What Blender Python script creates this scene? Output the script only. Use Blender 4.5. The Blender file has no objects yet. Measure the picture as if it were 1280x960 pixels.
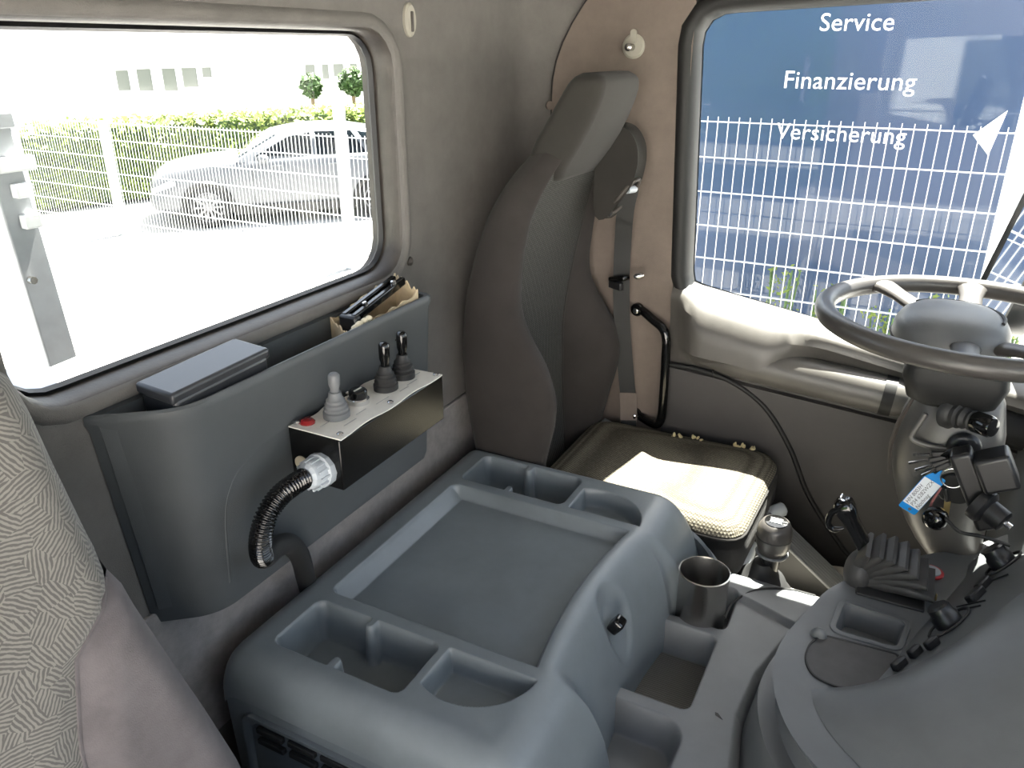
import bpy, bmesh, math, random
import numpy as np
from mathutils import Vector, Matrix, noise as mnoise

PI = math.pi
Z0 = 2.7            # eye height above the yard; coordinates below are measured from the eye's height
random.seed(7)
SC = bpy.context.scene
COL = SC.collection

# ------------------------------------------------------------------ camera
F_PX, PITCH, YAW = 985.0, math.radians(23.093), math.radians(27.356)
cam_d = bpy.data.cameras.new('camera')
cam_d.sensor_width = 36.0
cam_d.lens = F_PX / 1280.0 * 36.0
cam_d.clip_start = 0.02
cam_d.clip_end = 400
cam = bpy.data.objects.new('camera', cam_d)
COL.objects.link(cam)
fh = Vector((math.cos(YAW), math.sin(YAW), 0))
rt = Vector((math.sin(YAW), -math.cos(YAW), 0))
fw = fh * math.cos(PITCH) + Vector((0, 0, -math.sin(PITCH)))
upv = rt.cross(fw)
cam.matrix_world = Matrix(((rt.x, upv.x, -fw.x, 0), (rt.y, upv.y, -fw.y, 0), (rt.z, upv.z, -fw.z, Z0), (0, 0, 0, 1)))
SC.camera = cam

# ------------------------------------------------------------------ sky, sun, exposure
SUN_DIR = Vector((-0.453, 0.036, -0.891)).normalized()      # the way the sunlight travels
W = bpy.data.worlds.new('sky')
SC.world = W
W.use_nodes = True
wn = W.node_tree.nodes
wl = W.node_tree.links
wn.clear()
sky = wn.new('ShaderNodeTexSky')
sky.sky_type = 'NISHITA'
sky.sun_disc = False
sky.sun_elevation = math.asin(-SUN_DIR.z)
sky.sun_rotation = math.radians(90)
sky.air_density = 1.0
sky.dust_density = 2.5
sky.ozone_density = 1.0
hs = wn.new('ShaderNodeHueSaturation')
hs.inputs['Saturation'].default_value = 0.55
bg = wn.new('ShaderNodeBackground')
bg.inputs['Strength'].default_value = 0.20
wo = wn.new('ShaderNodeOutputWorld')
wl.new(sky.outputs[0], hs.inputs['Color'])
wl.new(hs.outputs[0], bg.inputs['Color'])
wl.new(bg.outputs[0], wo.inputs['Surface'])

sun_d = bpy.data.lights.new('sun', 'SUN')
sun_d.energy = 20.0
sun_d.color = (1.0, 0.95, 0.87)
sun_d.angle = math.radians(0.55)
sun = bpy.data.objects.new('sun', sun_d)
COL.objects.link(sun)
sun.rotation_euler = SUN_DIR.to_track_quat('-Z', 'Y').to_euler()
sun.location = (6, 0, 12)

vs = SC.view_settings
vs.view_transform = 'Standard'
vs.look = 'None'
vs.gamma = 1.0
vs.use_curve_mapping = False
vs.exposure = 1.62

# ------------------------------------------------------------------ materials
MATS = {}


def nodes_of(name):
    m = bpy.data.materials.new(name)
    m.use_nodes = True
    nt = m.node_tree
    return m, nt, nt.nodes['Principled BSDF']


def mat(name, col, rough=0.5, metal=0.0, bump=0.0, bscale=400.0, var=0.0, vscale=12.0, spec=0.5, coat=0.0, sheen=0.0, stretch=None, var2=None):
    """plain procedural surface: base colour with soft variation, fine grain relief"""
    m, nt, p = nodes_of(name)
    c = (col[0], col[1], col[2], 1)
    p.inputs['Base Color'].default_value = c
    p.inputs['Roughness'].default_value = rough
    p.inputs['Metallic'].default_value = metal
    p.inputs['Specular IOR Level'].default_value = spec
    p.inputs['Coat Weight'].default_value = coat
    p.inputs['Coat Roughness'].default_value = 0.03
    p.inputs['Sheen Weight'].default_value = sheen
    tc = nt.nodes.new('ShaderNodeTexCoord')
    src = tc.outputs['Object']
    if stretch:
        mp = nt.nodes.new('ShaderNodeMapping')
        mp.inputs['Scale'].default_value = stretch
        nt.links.new(src, mp.inputs['Vector'])
        src = mp.outputs[0]
    if var > 0:
        n = nt.nodes.new('ShaderNodeTexNoise')
        n.inputs['Scale'].default_value = vscale
        n.inputs['Detail'].default_value = 5
        n.inputs['Roughness'].default_value = 0.65
        nt.links.new(src, n.inputs['Vector'])
        r = nt.nodes.new('ShaderNodeValToRGB')
        r.color_ramp.elements[0].position = 0.3
        r.color_ramp.elements[1].position = 0.7
        lo = [max(0, x * (1 - var)) for x in col]
        hi = [min(1, x * (1 + var)) for x in (var2 or col)]
        r.color_ramp.elements[0].color = (*lo, 1)
        r.color_ramp.elements[1].color = (*hi, 1)
        nt.links.new(n.outputs['Fac'], r.inputs[0])
        nt.links.new(r.outputs[0], p.inputs['Base Color'])
    if bump > 0:
        n2 = nt.nodes.new('ShaderNodeTexNoise')
        n2.inputs['Scale'].default_value = bscale
        n2.inputs['Detail'].default_value = 3
        nt.links.new(src, n2.inputs['Vector'])
        b = nt.nodes.new('ShaderNodeBump')
        b.inputs['Strength'].default_value = bump
        b.inputs['Distance'].default_value = 0.002
        nt.links.new(n2.outputs['Fac'], b.inputs['Height'])
        nt.links.new(b.outputs[0], p.inputs['Normal'])
    MATS[name] = m
    return m


def knit_mat(name, c0, c1, scale, rough=0.9):
    """knitted seat cloth: little dimples on a regular net"""
    m, nt, p = nodes_of(name)
    p.inputs['Roughness'].default_value = rough
    p.inputs['Specular IOR Level'].default_value = 0.25
    tc = nt.nodes.new('ShaderNodeTexCoord')
    mp = nt.nodes.new('ShaderNodeMapping')
    mp.inputs['Rotation'].default_value = (0.0, 0.0, 0.6)
    nt.links.new(tc.outputs['Object'], mp.inputs['Vector'])
    v = nt.nodes.new('ShaderNodeTexVoronoi')
    v.inputs['Scale'].default_value = scale
    v.inputs['Randomness'].default_value = 0.12
    nt.links.new(mp.outputs[0], v.inputs['Vector'])
    r = nt.nodes.new('ShaderNodeValToRGB')
    r.color_ramp.elements[0].position = 0.15
    r.color_ramp.elements[1].position = 0.6
    r.color_ramp.elements[0].color = (*c1, 1)
    r.color_ramp.elements[1].color = (*c0, 1)
    nt.links.new(v.outputs['Distance'], r.inputs[0])
    nt.links.new(r.outputs[0], p.inputs['Base Color'])
    b = nt.nodes.new('ShaderNodeBump')
    b.inputs['Strength'].default_value = 0.8
    b.inputs['Distance'].default_value = 0.003
    b.invert = True
    nt.links.new(v.outputs['Distance'], b.inputs['Height'])
    nt.links.new(b.outputs[0], p.inputs['Normal'])
    MATS[name] = m
    return m


def hatch_mat(name, c0, c1, cell, freq):
    """patches of parallel pen strokes, each patch turned its own way"""
    m, nt, p = nodes_of(name)
    L = nt.links.new
    p.inputs['Roughness'].default_value = 0.95
    p.inputs['Specular IOR Level'].default_value = 0.15
    p.inputs['Sheen Weight'].default_value = 0.2
    tc = nt.nodes.new('ShaderNodeTexCoord')
    nz = nt.nodes.new('ShaderNodeTexNoise')
    nz.inputs['Scale'].default_value = 9
    L(tc.outputs['Object'], nz.inputs['Vector'])
    mx = nt.nodes.new('ShaderNodeVectorMath')
    mx.operation = 'MULTIPLY_ADD'
    mx.inputs[1].default_value = (0.03, 0.03, 0.03)
    L(nz.outputs['Color'], mx.inputs[0])
    L(tc.outputs['Object'], mx.inputs[2])
    mp = nt.nodes.new('ShaderNodeMapping')
    mp.inputs['Scale'].default_value = (1, 0.15, 1)
    L(mx.outputs[0], mp.inputs['Vector'])
    v = nt.nodes.new('ShaderNodeTexVoronoi')
    v.inputs['Scale'].default_value = cell
    L(mp.outputs[0], v.inputs['Vector'])
    sep = nt.nodes.new('ShaderNodeSeparateColor')
    L(v.outputs['Color'], sep.inputs[0])
    ang = nt.nodes.new('ShaderNodeMath')
    ang.operation = 'MULTIPLY'
    ang.inputs[1].default_value = PI
    L(sep.outputs[0], ang.inputs[0])
    co = nt.nodes.new('ShaderNodeMath'); co.operation = 'COSINE'
    si = nt.nodes.new('ShaderNodeMath'); si.operation = 'SINE'
    L(ang.outputs[0], co.inputs[0]); L(ang.outputs[0], si.inputs[0])
    cx = nt.nodes.new('ShaderNodeCombineXYZ')
    L(co.outputs[0], cx.inputs['X']); L(si.outputs[0], cx.inputs['Z'])
    dt = nt.nodes.new('ShaderNodeVectorMath'); dt.operation = 'DOT_PRODUCT'
    L(cx.outputs[0], dt.inputs[0]); L(tc.outputs['Object'], dt.inputs[1])
    ml = nt.nodes.new('ShaderNodeMath'); ml.operation = 'MULTIPLY'
    ml.inputs[1].default_value = freq
    nz2 = nt.nodes.new('ShaderNodeTexNoise')
    nz2.inputs['Scale'].default_value = 60
    nz2.inputs['Detail'].default_value = 3
    L(tc.outputs['Object'], nz2.inputs['Vector'])
    wob = nt.nodes.new('ShaderNodeMath'); wob.operation = 'MULTIPLY_ADD'
    wob.inputs[1].default_value = 0.0060
    L(nz2.outputs['Fac'], wob.inputs[0])
    L(dt.outputs['Value'], wob.inputs[2])
    L(wob.outputs[0], ml.inputs[0])
    sn = nt.nodes.new('ShaderNodeMath'); sn.operation = 'SINE'
    L(ml.outputs[0], sn.inputs[0])
    r = nt.nodes.new('ShaderNodeValToRGB')
    r.color_ramp.elements[0].position = 0.35
    r.color_ramp.elements[1].position = 0.65
    r.color_ramp.elements[0].color = (*c0, 1)
    r.color_ramp.elements[1].color = (*c1, 1)
    mr = nt.nodes.new('ShaderNodeMapRange')
    mr.inputs['From Min'].default_value = -1
    L(sn.outputs[0], mr.inputs['Value'])
    nz3 = nt.nodes.new('ShaderNodeTexNoise')
    nz3.inputs['Scale'].default_value = 110
    L(tc.outputs['Object'], nz3.inputs['Vector'])
    gap = nt.nodes.new('ShaderNodeMath'); gap.operation = 'MULTIPLY_ADD'
    gap.inputs[1].default_value = 1.1
    gap.inputs[2].default_value = -0.55
    L(nz3.outputs['Fac'], gap.inputs[0])
    ad = nt.nodes.new('ShaderNodeMath'); ad.operation = 'ADD'
    L(mr.outputs[0], ad.inputs[0]); L(gap.outputs[0], ad.inputs[1])
    L(ad.outputs[0], r.inputs[0])
    L(r.outputs[0], p.inputs['Base Color'])
    MATS[name] = m
    return m


def glass_mat(name, tint, refl=0.06):
    m = bpy.data.materials.new(name)
    m.use_nodes = True
    nt = m.node_tree
    nt.nodes.clear()
    o = nt.nodes.new('ShaderNodeOutputMaterial')
    t = nt.nodes.new('ShaderNodeBsdfTransparent')
    t.inputs[0].default_value = (*tint, 1)
    g = nt.nodes.new('ShaderNodeBsdfGlossy')
    g.inputs['Roughness'].default_value = 0.01
    mx = nt.nodes.new('ShaderNodeMixShader')
    lw = nt.nodes.new('ShaderNodeFresnel')
    lw.inputs['IOR'].default_value = 1.2 if refl < 0.1 else 1.5
    ge = nt.nodes.new('ShaderNodeNewGeometry')
    inv = nt.nodes.new('ShaderNodeMath')
    inv.operation = 'SUBTRACT'
    inv.inputs[0].default_value = 1.0
    nt.links.new(ge.outputs['Backfacing'], inv.inputs[1])
    fm_ = nt.nodes.new('ShaderNodeMath')
    fm_.operation = 'MULTIPLY'
    nt.links.new(lw.outputs[0], fm_.inputs[0])
    nt.links.new(inv.outputs[0], fm_.inputs[1])
    nt.links.new(fm_.outputs[0], mx.inputs[0])
    nt.links.new(t.outputs[0], mx.inputs[1])
    nt.links.new(g.outputs[0], mx.inputs[2])
    nt.links.new(mx.outputs[0], o.inputs['Surface'])
    MATS[name] = m
    return m


def rib_mat(name, col, direction, freq, rough=0.75):
    """rubber matting with fine parallel ribs"""
    m, nt, p = nodes_of(name)
    p.inputs['Roughness'].default_value = rough
    tc = nt.nodes.new('ShaderNodeTexCoord')
    w = nt.nodes.new('ShaderNodeTexWave')
    w.wave_type = 'BANDS'
    w.bands_direction = direction
    w.inputs['Scale'].default_value = freq
    nt.links.new(tc.outputs['Object'], w.inputs['Vector'])
    r = nt.nodes.new('ShaderNodeValToRGB')
    r.color_ramp.elements[0].color = (*[c * 0.55 for c in col], 1)
    r.color_ramp.elements[1].color = (*col, 1)
    nt.links.new(w.outputs['Fac'], r.inputs[0])
    nt.links.new(r.outputs[0], p.inputs['Base Color'])
    b = nt.nodes.new('ShaderNodeBump')
    b.inputs['Strength'].default_value = 0.5
    b.inputs['Distance'].default_value = 0.002
    nt.links.new(w.outputs['Fac'], b.inputs['Height'])
    nt.links.new(b.outputs[0], p.inputs['Normal'])
    MATS[name] = m
    return m


mat('carpet_grey', (0.138, 0.130, 0.122), 0.97, bump=0.5, bscale=500, var=0.10, vscale=14, spec=0.1, sheen=0.03)
mat('carpet_low', (0.235, 0.22, 0.215), 0.97, bump=0.6, bscale=600, var=0.12, vscale=40, spec=0.1, sheen=0.03)
mat('pillar_cloth', (0.165, 0.136, 0.117), 0.97, bump=0.5, bscale=500, var=0.12, vscale=9, spec=0.1, sheen=0.03)
mat('window_trim', (0.045, 0.038, 0.032), 0.5, bump=0.2, bscale=200, var=0.25, vscale=25)
mat('old_cream', (0.30, 0.285, 0.24), 0.55)
mat('wheel_plastic', (0.050, 0.046, 0.043), 0.36, bump=0.1, bscale=500, var=0.1)
mat('rubber_seal', (0.012, 0.012, 0.013), 0.5, bump=0.1, bscale=200)
mat('tunnel_plastic', (0.140, 0.160, 0.174), 0.33, bump=0.14, bscale=900, var=0.10, vscale=9, spec=0.5)
mat('console_plastic', (0.132, 0.140, 0.147), 0.5, bump=0.22, bscale=900, var=0.10, vscale=9)
mat('pocket_plastic', (0.060, 0.066, 0.070), 0.52, bump=0.22, bscale=900, var=0.10, vscale=7)
mat('dash_plastic', (0.098, 0.103, 0.106), 0.42, bump=0.2, bscale=800, var=0.10, vscale=8)
mat('door_plastic', (0.040, 0.037, 0.036), 0.6, bump=0.15, bscale=700, var=0.12, vscale=9)
mat('door_trim', (0.085, 0.080, 0.073), 0.38, bump=0.12, bscale=600, var=0.12, vscale=9)
mat('door_frame', (0.013, 0.013, 0.013), 0.55, bump=0.1, bscale=500, spec=0.3)
mat('black_plastic', (0.010, 0.010, 0.011), 0.35, bump=0.08, bscale=500)
mat('black_gloss', (0.004, 0.004, 0.004), 0.10, spec=0.6)
mat('black_paint', (0.004, 0.004, 0.004), 0.22, spec=0.35)
mat('case_plastic', (0.028, 0.030, 0.034), 0.30, bump=0.06, bscale=500)
mat('rubber_black', (0.014, 0.014, 0.014), 0.6, bump=0.15, bscale=300)
mat('gaiter', (0.045, 0.043, 0.042), 0.55, bump=0.2, bscale=400, var=0.2, vscale=20)
mat('rubber_grey', (0.13, 0.135, 0.14), 0.5)
mat('white_plate', (0.62, 0.60, 0.55), 0.45, var=0.06, vscale=30)
mat('print_grey', (0.33, 0.33, 0.32), 0.6)
mat('pale_plastic', (0.40, 0.43, 0.46), 0.4)
mat('cream', (0.62, 0.55, 0.40), 0.6)
mat('steel', (0.46, 0.445, 0.42), 0.27, metal=1.0, bump=0.08, bscale=120, stretch=(1, 1, 14))
mat('chrome', (0.75, 0.75, 0.76), 0.12, metal=1.0)
mat('brass', (0.62, 0.48, 0.22), 0.28, metal=1.0)
mat('red_lens', (0.20, 0.004, 0.006), 0.12, coat=0.6)
mat('red_ring', (0.42, 0.03, 0.035), 0.4)
mat('seat_cloth', (0.030, 0.028, 0.026), 0.92, bump=0.4, bscale=700, var=0.10, vscale=10, spec=0.2, sheen=0.05)
mat('seat_side', (0.033, 0.029, 0.027), 0.92, bump=0.4, bscale=700, var=0.14, vscale=8, spec=0.2, sheen=0.05)
mat('head_cloth', (0.030, 0.028, 0.025), 0.88, bump=0.3, bscale=700, var=0.08, vscale=8, spec=0.2, sheen=0.05)
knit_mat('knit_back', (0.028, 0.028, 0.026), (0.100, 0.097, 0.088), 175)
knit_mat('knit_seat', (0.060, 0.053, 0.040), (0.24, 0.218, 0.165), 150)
mat('foam', (0.60, 0.50, 0.28), 0.95, bump=0.8, bscale=200, var=0.3, vscale=60)
mat('belt', (0.022, 0.022, 0.021), 0.75, bump=0.4, bscale=900)
mat('velour', (0.112, 0.101, 0.104), 0.98, bump=0.3, bscale=600, var=0.2, vscale=14, spec=0.1, sheen=0.15)
hatch_mat('hatch_cloth', (0.088, 0.084, 0.078), (0.182, 0.174, 0.156), 30, 1200)
mat('floor_dark', (0.025, 0.024, 0.024), 0.9, bump=0.4, bscale=200, var=0.3, vscale=15)
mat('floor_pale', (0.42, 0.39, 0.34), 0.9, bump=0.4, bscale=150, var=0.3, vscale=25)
rib_mat('rib_mat', (0.11, 0.105, 0.10), 'X', 55)
mat('cardboard', (0.50, 0.40, 0.26), 0.9, bump=0.3, bscale=150, var=0.15, vscale=30)
mat('tag_blue', (0.0, 0.22, 0.62), 0.35)
mat('tag_paper', (0.66, 0.70, 0.74), 0.6)
mat('ink', (0.10, 0.10, 0.12), 0.7)
mat('red_thread', (0.22, 0.08, 0.08), 0.8)
glass_mat('cab_glass', (0.96, 0.98, 0.97))
glass_mat('car_glass', (0.10, 0.13, 0.14), 0.2)
mat('mirror_glass', (0.85, 0.87, 0.88), 0.02, metal=1.0)
mat('ground', (0.43, 0.415, 0.395), 0.9, bump=0.3, bscale=30, var=0.10, vscale=0.8)
mat('white_wall', (0.80, 0.79, 0.77), 0.85, var=0.03, vscale=0.6)
mat('win_dark', (0.10, 0.11, 0.10), 0.2)
mat('galv', (0.30, 0.31, 0.33), 0.45, metal=0.3, var=0.12, vscale=14)
mat('fence_white', (0.55, 0.56, 0.57), 0.4)
mat('leaf', (0.16, 0.21, 0.035), 0.6, var=0.45, vscale=3.0)
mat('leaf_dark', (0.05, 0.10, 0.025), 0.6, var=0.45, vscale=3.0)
mat('twig', (0.10, 0.075, 0.04), 0.9)
mat('soil', (0.16, 0.13, 0.09), 0.95, var=0.3, vscale=6)
mat('car_silver', (0.095, 0.10, 0.11), 0.4, metal=0.2, coat=0.25)
mat('tyre', (0.015, 0.015, 0.016), 0.8)
mat('alloy', (0.16, 0.16, 0.17), 0.45, metal=0.4)
mat('lamp_lens', (0.55, 0.57, 0.60), 0.1)
mat('sign_blue', (0.005, 0.030, 0.090), 0.35, coat=0.6, var=0.05, vscale=2)
mat('sign_white', (0.90, 0.91, 0.93), 0.5)
mat('cab_paint', (0.03, 0.035, 0.05), 0.35, coat=0.5)
mat('roof_lining', (0.30, 0.285, 0.27), 0.95, bump=0.3, bscale=400)
mat('green_bin', (0.05, 0.20, 0.09), 0.5)


# ------------------------------------------------------------------ mesh building
class MB:
    def __init__(self):
        self.v = []
        self.f = []

    def add(self, vs_, fs_):
        o = len(self.v)
        self.v += [tuple(p) for p in vs_]
        self.f += [tuple(o + i for i in f) for f in fs_]
        return self

    def box(self, c, s, rot=None):
        hx, hy, hz = s[0] / 2, s[1] / 2, s[2] / 2
        P = [Vector((sx * hx, sy * hy, sz * hz)) for sz in (-1, 1) for sy in (-1, 1) for sx in (-1, 1)]
        if rot is not None:
            P = [rot @ p for p in P]
        P = [p + Vector(c) for p in P]
        return self.add(P, [(0, 2, 3, 1), (4, 5, 7, 6), (0, 1, 5, 4), (2, 6, 7, 3), (0, 4, 6, 2), (1, 3, 7, 5)])

    def bar(self, a, b, w, h, upd=(0, 0, 1)):
        a, b = Vector(a), Vector(b)
        d = (b - a)
        L = d.length
        d.normalize()
        s = d.cross(Vector(upd))
        if s.length < 1e-6:
            s = d.cross(Vector((1, 0, 0)))
        s.normalize()
        u = s.cross(d)
        R = Matrix((d, s, u)).transposed()
        return self.box((a + b) / 2, (L, w, h), R)

    def loft(self, rings, closed=True, cap0=False, cap1=False, loop=False):
        n = len(rings[0])
        o = len(self.v)
        for r in rings:
            self.v += [tuple(p) for p in r]
        m = len(rings)
        for i in range(m if loop else m - 1):
            i2 = (i + 1) % m
            for j in range(n if closed else n - 1):
                j2 = (j + 1) % n
                self.f.append((o + i * n + j, o + i * n + j2, o + i2 * n + j2, o + i2 * n + j))
        if cap0:
            self.f.append(tuple(o + j for j in range(n))[::-1])
        if cap1:
            self.f.append(tuple(o + (m - 1) * n + j for j in range(n)))
        return self

    def tube(self, path, r, seg=12, cap=True, loop=False, flat=None):
        P = [Vector(p) for p in path]
        n = len(P)
        rr = r if isinstance(r, (list, tuple)) else [r] * n
        rings = []
        prev = None
        for i in range(n):
            if loop:
                t = P[(i + 1) % n] - P[i - 1]
            else:
                t = P[min(i + 1, n - 1)] - P[max(i - 1, 0)]
            t.normalize()
            if prev is None:
                a = Vector((0, 0, 1)) if abs(t.z) < 0.9 else Vector((1, 0, 0))
                s = (a - t * a.dot(t)).normalized()
            else:
                s = (prev - t * prev.dot(t)).normalized()
            prev = s
            b = t.cross(s)
            k = flat or 1.0
            rings.append([P[i] + (s * math.cos(2 * PI * j / seg) * k + b * math.sin(2 * PI * j / seg)) * rr[i] for j in range(seg)])
        return self.loft(rings, True, cap and not loop, cap and not loop, loop)

    def lathe(self, prof, o, axis=(0, 0, 1), seg=24, cap0=True, cap1=True):
        ax = Vector(axis).normalized()
        a = Vector((1, 0, 0)) if abs(ax.x) < 0.9 else Vector((0, 1, 0))
        s = (a - ax * a.dot(ax)).normalized()
        b = ax.cross(s)
        o = Vector(o)
        rings = [[o + ax * h + (s * math.cos(2 * PI * j / seg) + b * math.sin(2 * PI * j / seg)) * max(r, 1e-5) for j in range(seg)] for r, h in prof]
        return self.loft(rings, True, cap0, cap1)

    def prism(self, poly, o, u, v, n, d):
        """polygon in the plane o,u,v pushed along n by d"""
        o, u, v, n = Vector(o), Vector(u), Vector(v), Vector(n)
        A = [o + u * p[0] + v * p[1] for p in poly]
        B = [p + n * d for p in A]
        return self.loft([A, B], True, True, True)

    def ball(self, c, r, seg=16, rings=10, rot=None):
        r = r if isinstance(r, (list, tuple)) else (r, r, r)
        c = Vector(c)
        R = []
        for i in range(rings + 1):
            th = PI * i / rings
            row = []
            for j in range(seg):
                ph = 2 * PI * j / seg
                p = Vector((r[0] * max(math.sin(th), 1e-4) * math.cos(ph), r[1] * max(math.sin(th), 1e-4) * math.sin(ph), -r[2] * math.cos(th)))
                row.append(c + (rot @ p if rot is not None else p))
            R.append(row)
        return self.loft(R, True, True, True)

    def build(self, name, m, parent=None, smooth=35, bevel=0, bseg=2, sub=0, kind=None, label=None, crease_ang=30):
        me = bpy.data.meshes.new(name)
        base = parent_base(parent)
        vv = [(p[0] - base[0], p[1] - base[1], p[2] - base[2]) for p in self.v]
        me.from_pydata(vv, [], self.f)
        bm = bmesh.new()
        bm.from_mesh(me)
        bmesh.ops.recalc_face_normals(bm, faces=bm.faces)
        bm.to_mesh(me)
        bm.free()
        return finish(name, me, m, parent, smooth, bevel, bseg, sub, kind, label, crease_ang)


def parent_base(parent):
    b = Vector((0, 0, -Z0))
    p = parent
    while p is not None:
        b = b + p.location
        p = p.parent
    return b


def finish(name, me, m, parent=None, smooth=35, bevel=0, bseg=2, sub=0, kind=None, label=None, crease_ang=30):
    me.materials.append(MATS[m] if isinstance(m, str) else m)
    if smooth:
        me.polygons.foreach_set('use_smooth', [True] * len(me.polygons))
        me.set_sharp_from_angle(angle=math.radians(smooth))
    o = bpy.data.objects.new(name, me)
    COL.objects.link(o)
    if parent is not None:
        o.parent = parent
    if bevel:
        b = o.modifiers.new('bevel', 'BEVEL')
        b.width = bevel
        b.segments = bseg
        b.limit_method = 'ANGLE'
        b.angle_limit = math.radians(crease_ang)
        b.harden_normals = False
        me.polygons.foreach_set('use_smooth', [True] * len(me.polygons))
    if sub:
        s = o.modifiers.new('subdivision', 'SUBSURF')
        s.levels = sub
        s.render_levels = sub
    if kind:
        o['kind'] = kind
    if label:
        o['label'] = label
    return o


def tag(o, label, cat, group=None, kind=None):
    o['label'] = label
    o['category'] = cat
    if group:
        o['group'] = group
    if kind:
        o['kind'] = kind
    return o


def thing(name, label, cat, loc=(0, 0, 0), group=None, kind=None):
    o = bpy.data.objects.new(name, None)
    o.empty_display_size = 0.05
    COL.objects.link(o)
    o.location = (loc[0], loc[1], loc[2] + Z0)
    return tag(o, label, cat, group, kind)


def struct(name, label, cat=None, loc=(0, 0, 0)):
    o = bpy.data.objects.new(name, None)
    o.empty_display_size = 0.05
    COL.objects.link(o)
    o.location = (loc[0], loc[1], loc[2] + Z0)
    o['kind'] = 'structure'
    o['label'] = label
    if cat:
        o['category'] = cat
    return o


def text_mesh(s, size, depth=0.0, shear=0.0, spacing=1.0, align='CENTER'):
    cu = bpy.data.curves.new('lettering', 'FONT')
    cu.body = s
    cu.size = size
    cu.align_x = align
    cu.align_y = 'CENTER'
    cu.shear = shear
    cu.space_character = spacing
    cu.extrude = depth
    cu.resolution_u = 4
    o = bpy.data.objects.new('lettering', cu)
    COL.objects.link(o)
    dg = bpy.context.evaluated_depsgraph_get()
    me = bpy.data.meshes.new_from_object(o.evaluated_get(dg))
    bpy.data.objects.remove(o)
    bpy.data.curves.remove(cu)
    me.materials.clear()
    return me


def put_text(name, s, size, origin, u, v, m, parent, depth=0.001, shear=0.0, spacing=1.0, align='CENTER', label=None):
    me = text_mesh(s, size, depth, shear, spacing, align)
    u, v, o = Vector(u).normalized(), Vector(v).normalized(), Vector(origin) - parent_base(parent)
    n = u.cross(v)
    for vt in me.vertices:
        c = vt.co.copy()
        vt.co = o + u * c.x + v * c.y + n * c.z
    return finish(name, me, m, parent, smooth=0, label=label)


def rrect(x0, x1, y0, y1, r, n=6):
    """rounded rectangle outline, counter-clockwise"""
    rr = r if isinstance(r, (list, tuple)) else [r] * 4
    out = []
    for (cx, cy, a0, k) in ((x1 - rr[0], y0 + rr[0], -90, 0), (x1 - rr[1], y1 - rr[1], 0, 1), (x0 + rr[2], y1 - rr[2], 90, 2), (x0 + rr[3], y0 + rr[3], 180, 3)):
        for i in range(n + 1):
            a = math.radians(a0 + 90 * i / n)
            out.append((cx + rr[k] * math.cos(a), cy + rr[k] * math.sin(a)))
    return out


def round_poly(pts, r, n=5):
    out = []
    N = len(pts)
    for i in range(N):
        p0, p1, p2 = Vector(pts[i - 1]), Vector(pts[i]), Vector(pts[(i + 1) % N])
        ri = r[i] if isinstance(r, (list, tuple)) else r
        a = (p0 - p1)
        b = (p2 - p1)
        la, lb = a.length, b.length
        a.normalize(); b.normalize()
        k = min(ri, la * 0.48, lb * 0.48)
        for j in range(n + 1):
            t = j / n
            q = (p1 + a * k) * (1 - t) ** 2 + p1 * 2 * t * (1 - t) + (p1 + b * k) * t ** 2
            out.append(tuple(q))
    return out


def resample(poly, n):
    P = [Vector(p) for p in poly]
    P.append(P[0])
    L = [0]
    for i in range(len(P) - 1):
        L.append(L[-1] + (P[i + 1] - P[i]).length)
    out = []
    k = 0
    for i in range(n):
        s = L[-1] * i / n
        while L[k + 1] < s:
            k += 1
        t = (s - L[k]) / max(L[k + 1] - L[k], 1e-9)
        out.append(tuple(P[k].lerp(P[k + 1], t)))
    return out


def offset2(poly, d):
    """push a closed outline outwards by d (ccw outlines grow)"""
    N = len(poly)
    out = []
    for i in range(N):
        a = Vector(poly[i - 1]); b = Vector(poly[i]); c = Vector(poly[(i + 1) % N])
        t = ((b - a).normalized() if (b - a).length > 1e-9 else Vector((0, 0))) + ((c - b).normalized() if (c - b).length > 1e-9 else Vector((0, 0)))
        if t.length < 1e-9:
            out.append(tuple(b)); continue
        t.normalize()
        out.append((b.x + t.y * d, b.y - t.x * d))
    return out


def spline(pts, n):
    """Catmull-Rom through points"""
    P = [Vector(p) for p in pts]
    P = [P[0] * 2 - P[1]] + P + [P[-1] * 2 - P[-2]]
    out = []
    m = len(P) - 3
    for i in range(n):
        s = i / (n - 1) * m
        k = min(int(s), m - 1)
        t = s - k
        a, b, c, d = P[k:k + 4]
        out.append(0.5 * ((2 * b) + (c - a) * t + (2 * a - 5 * b + 4 * c - d) * t * t + (3 * b - a - 3 * c + d) * t ** 3))
    return out


def interp(x, xs, ys):
    if xs[0] > xs[-1]:
        xs, ys = xs[::-1], ys[::-1]
    return float(np.interp(x, xs, ys))


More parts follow.
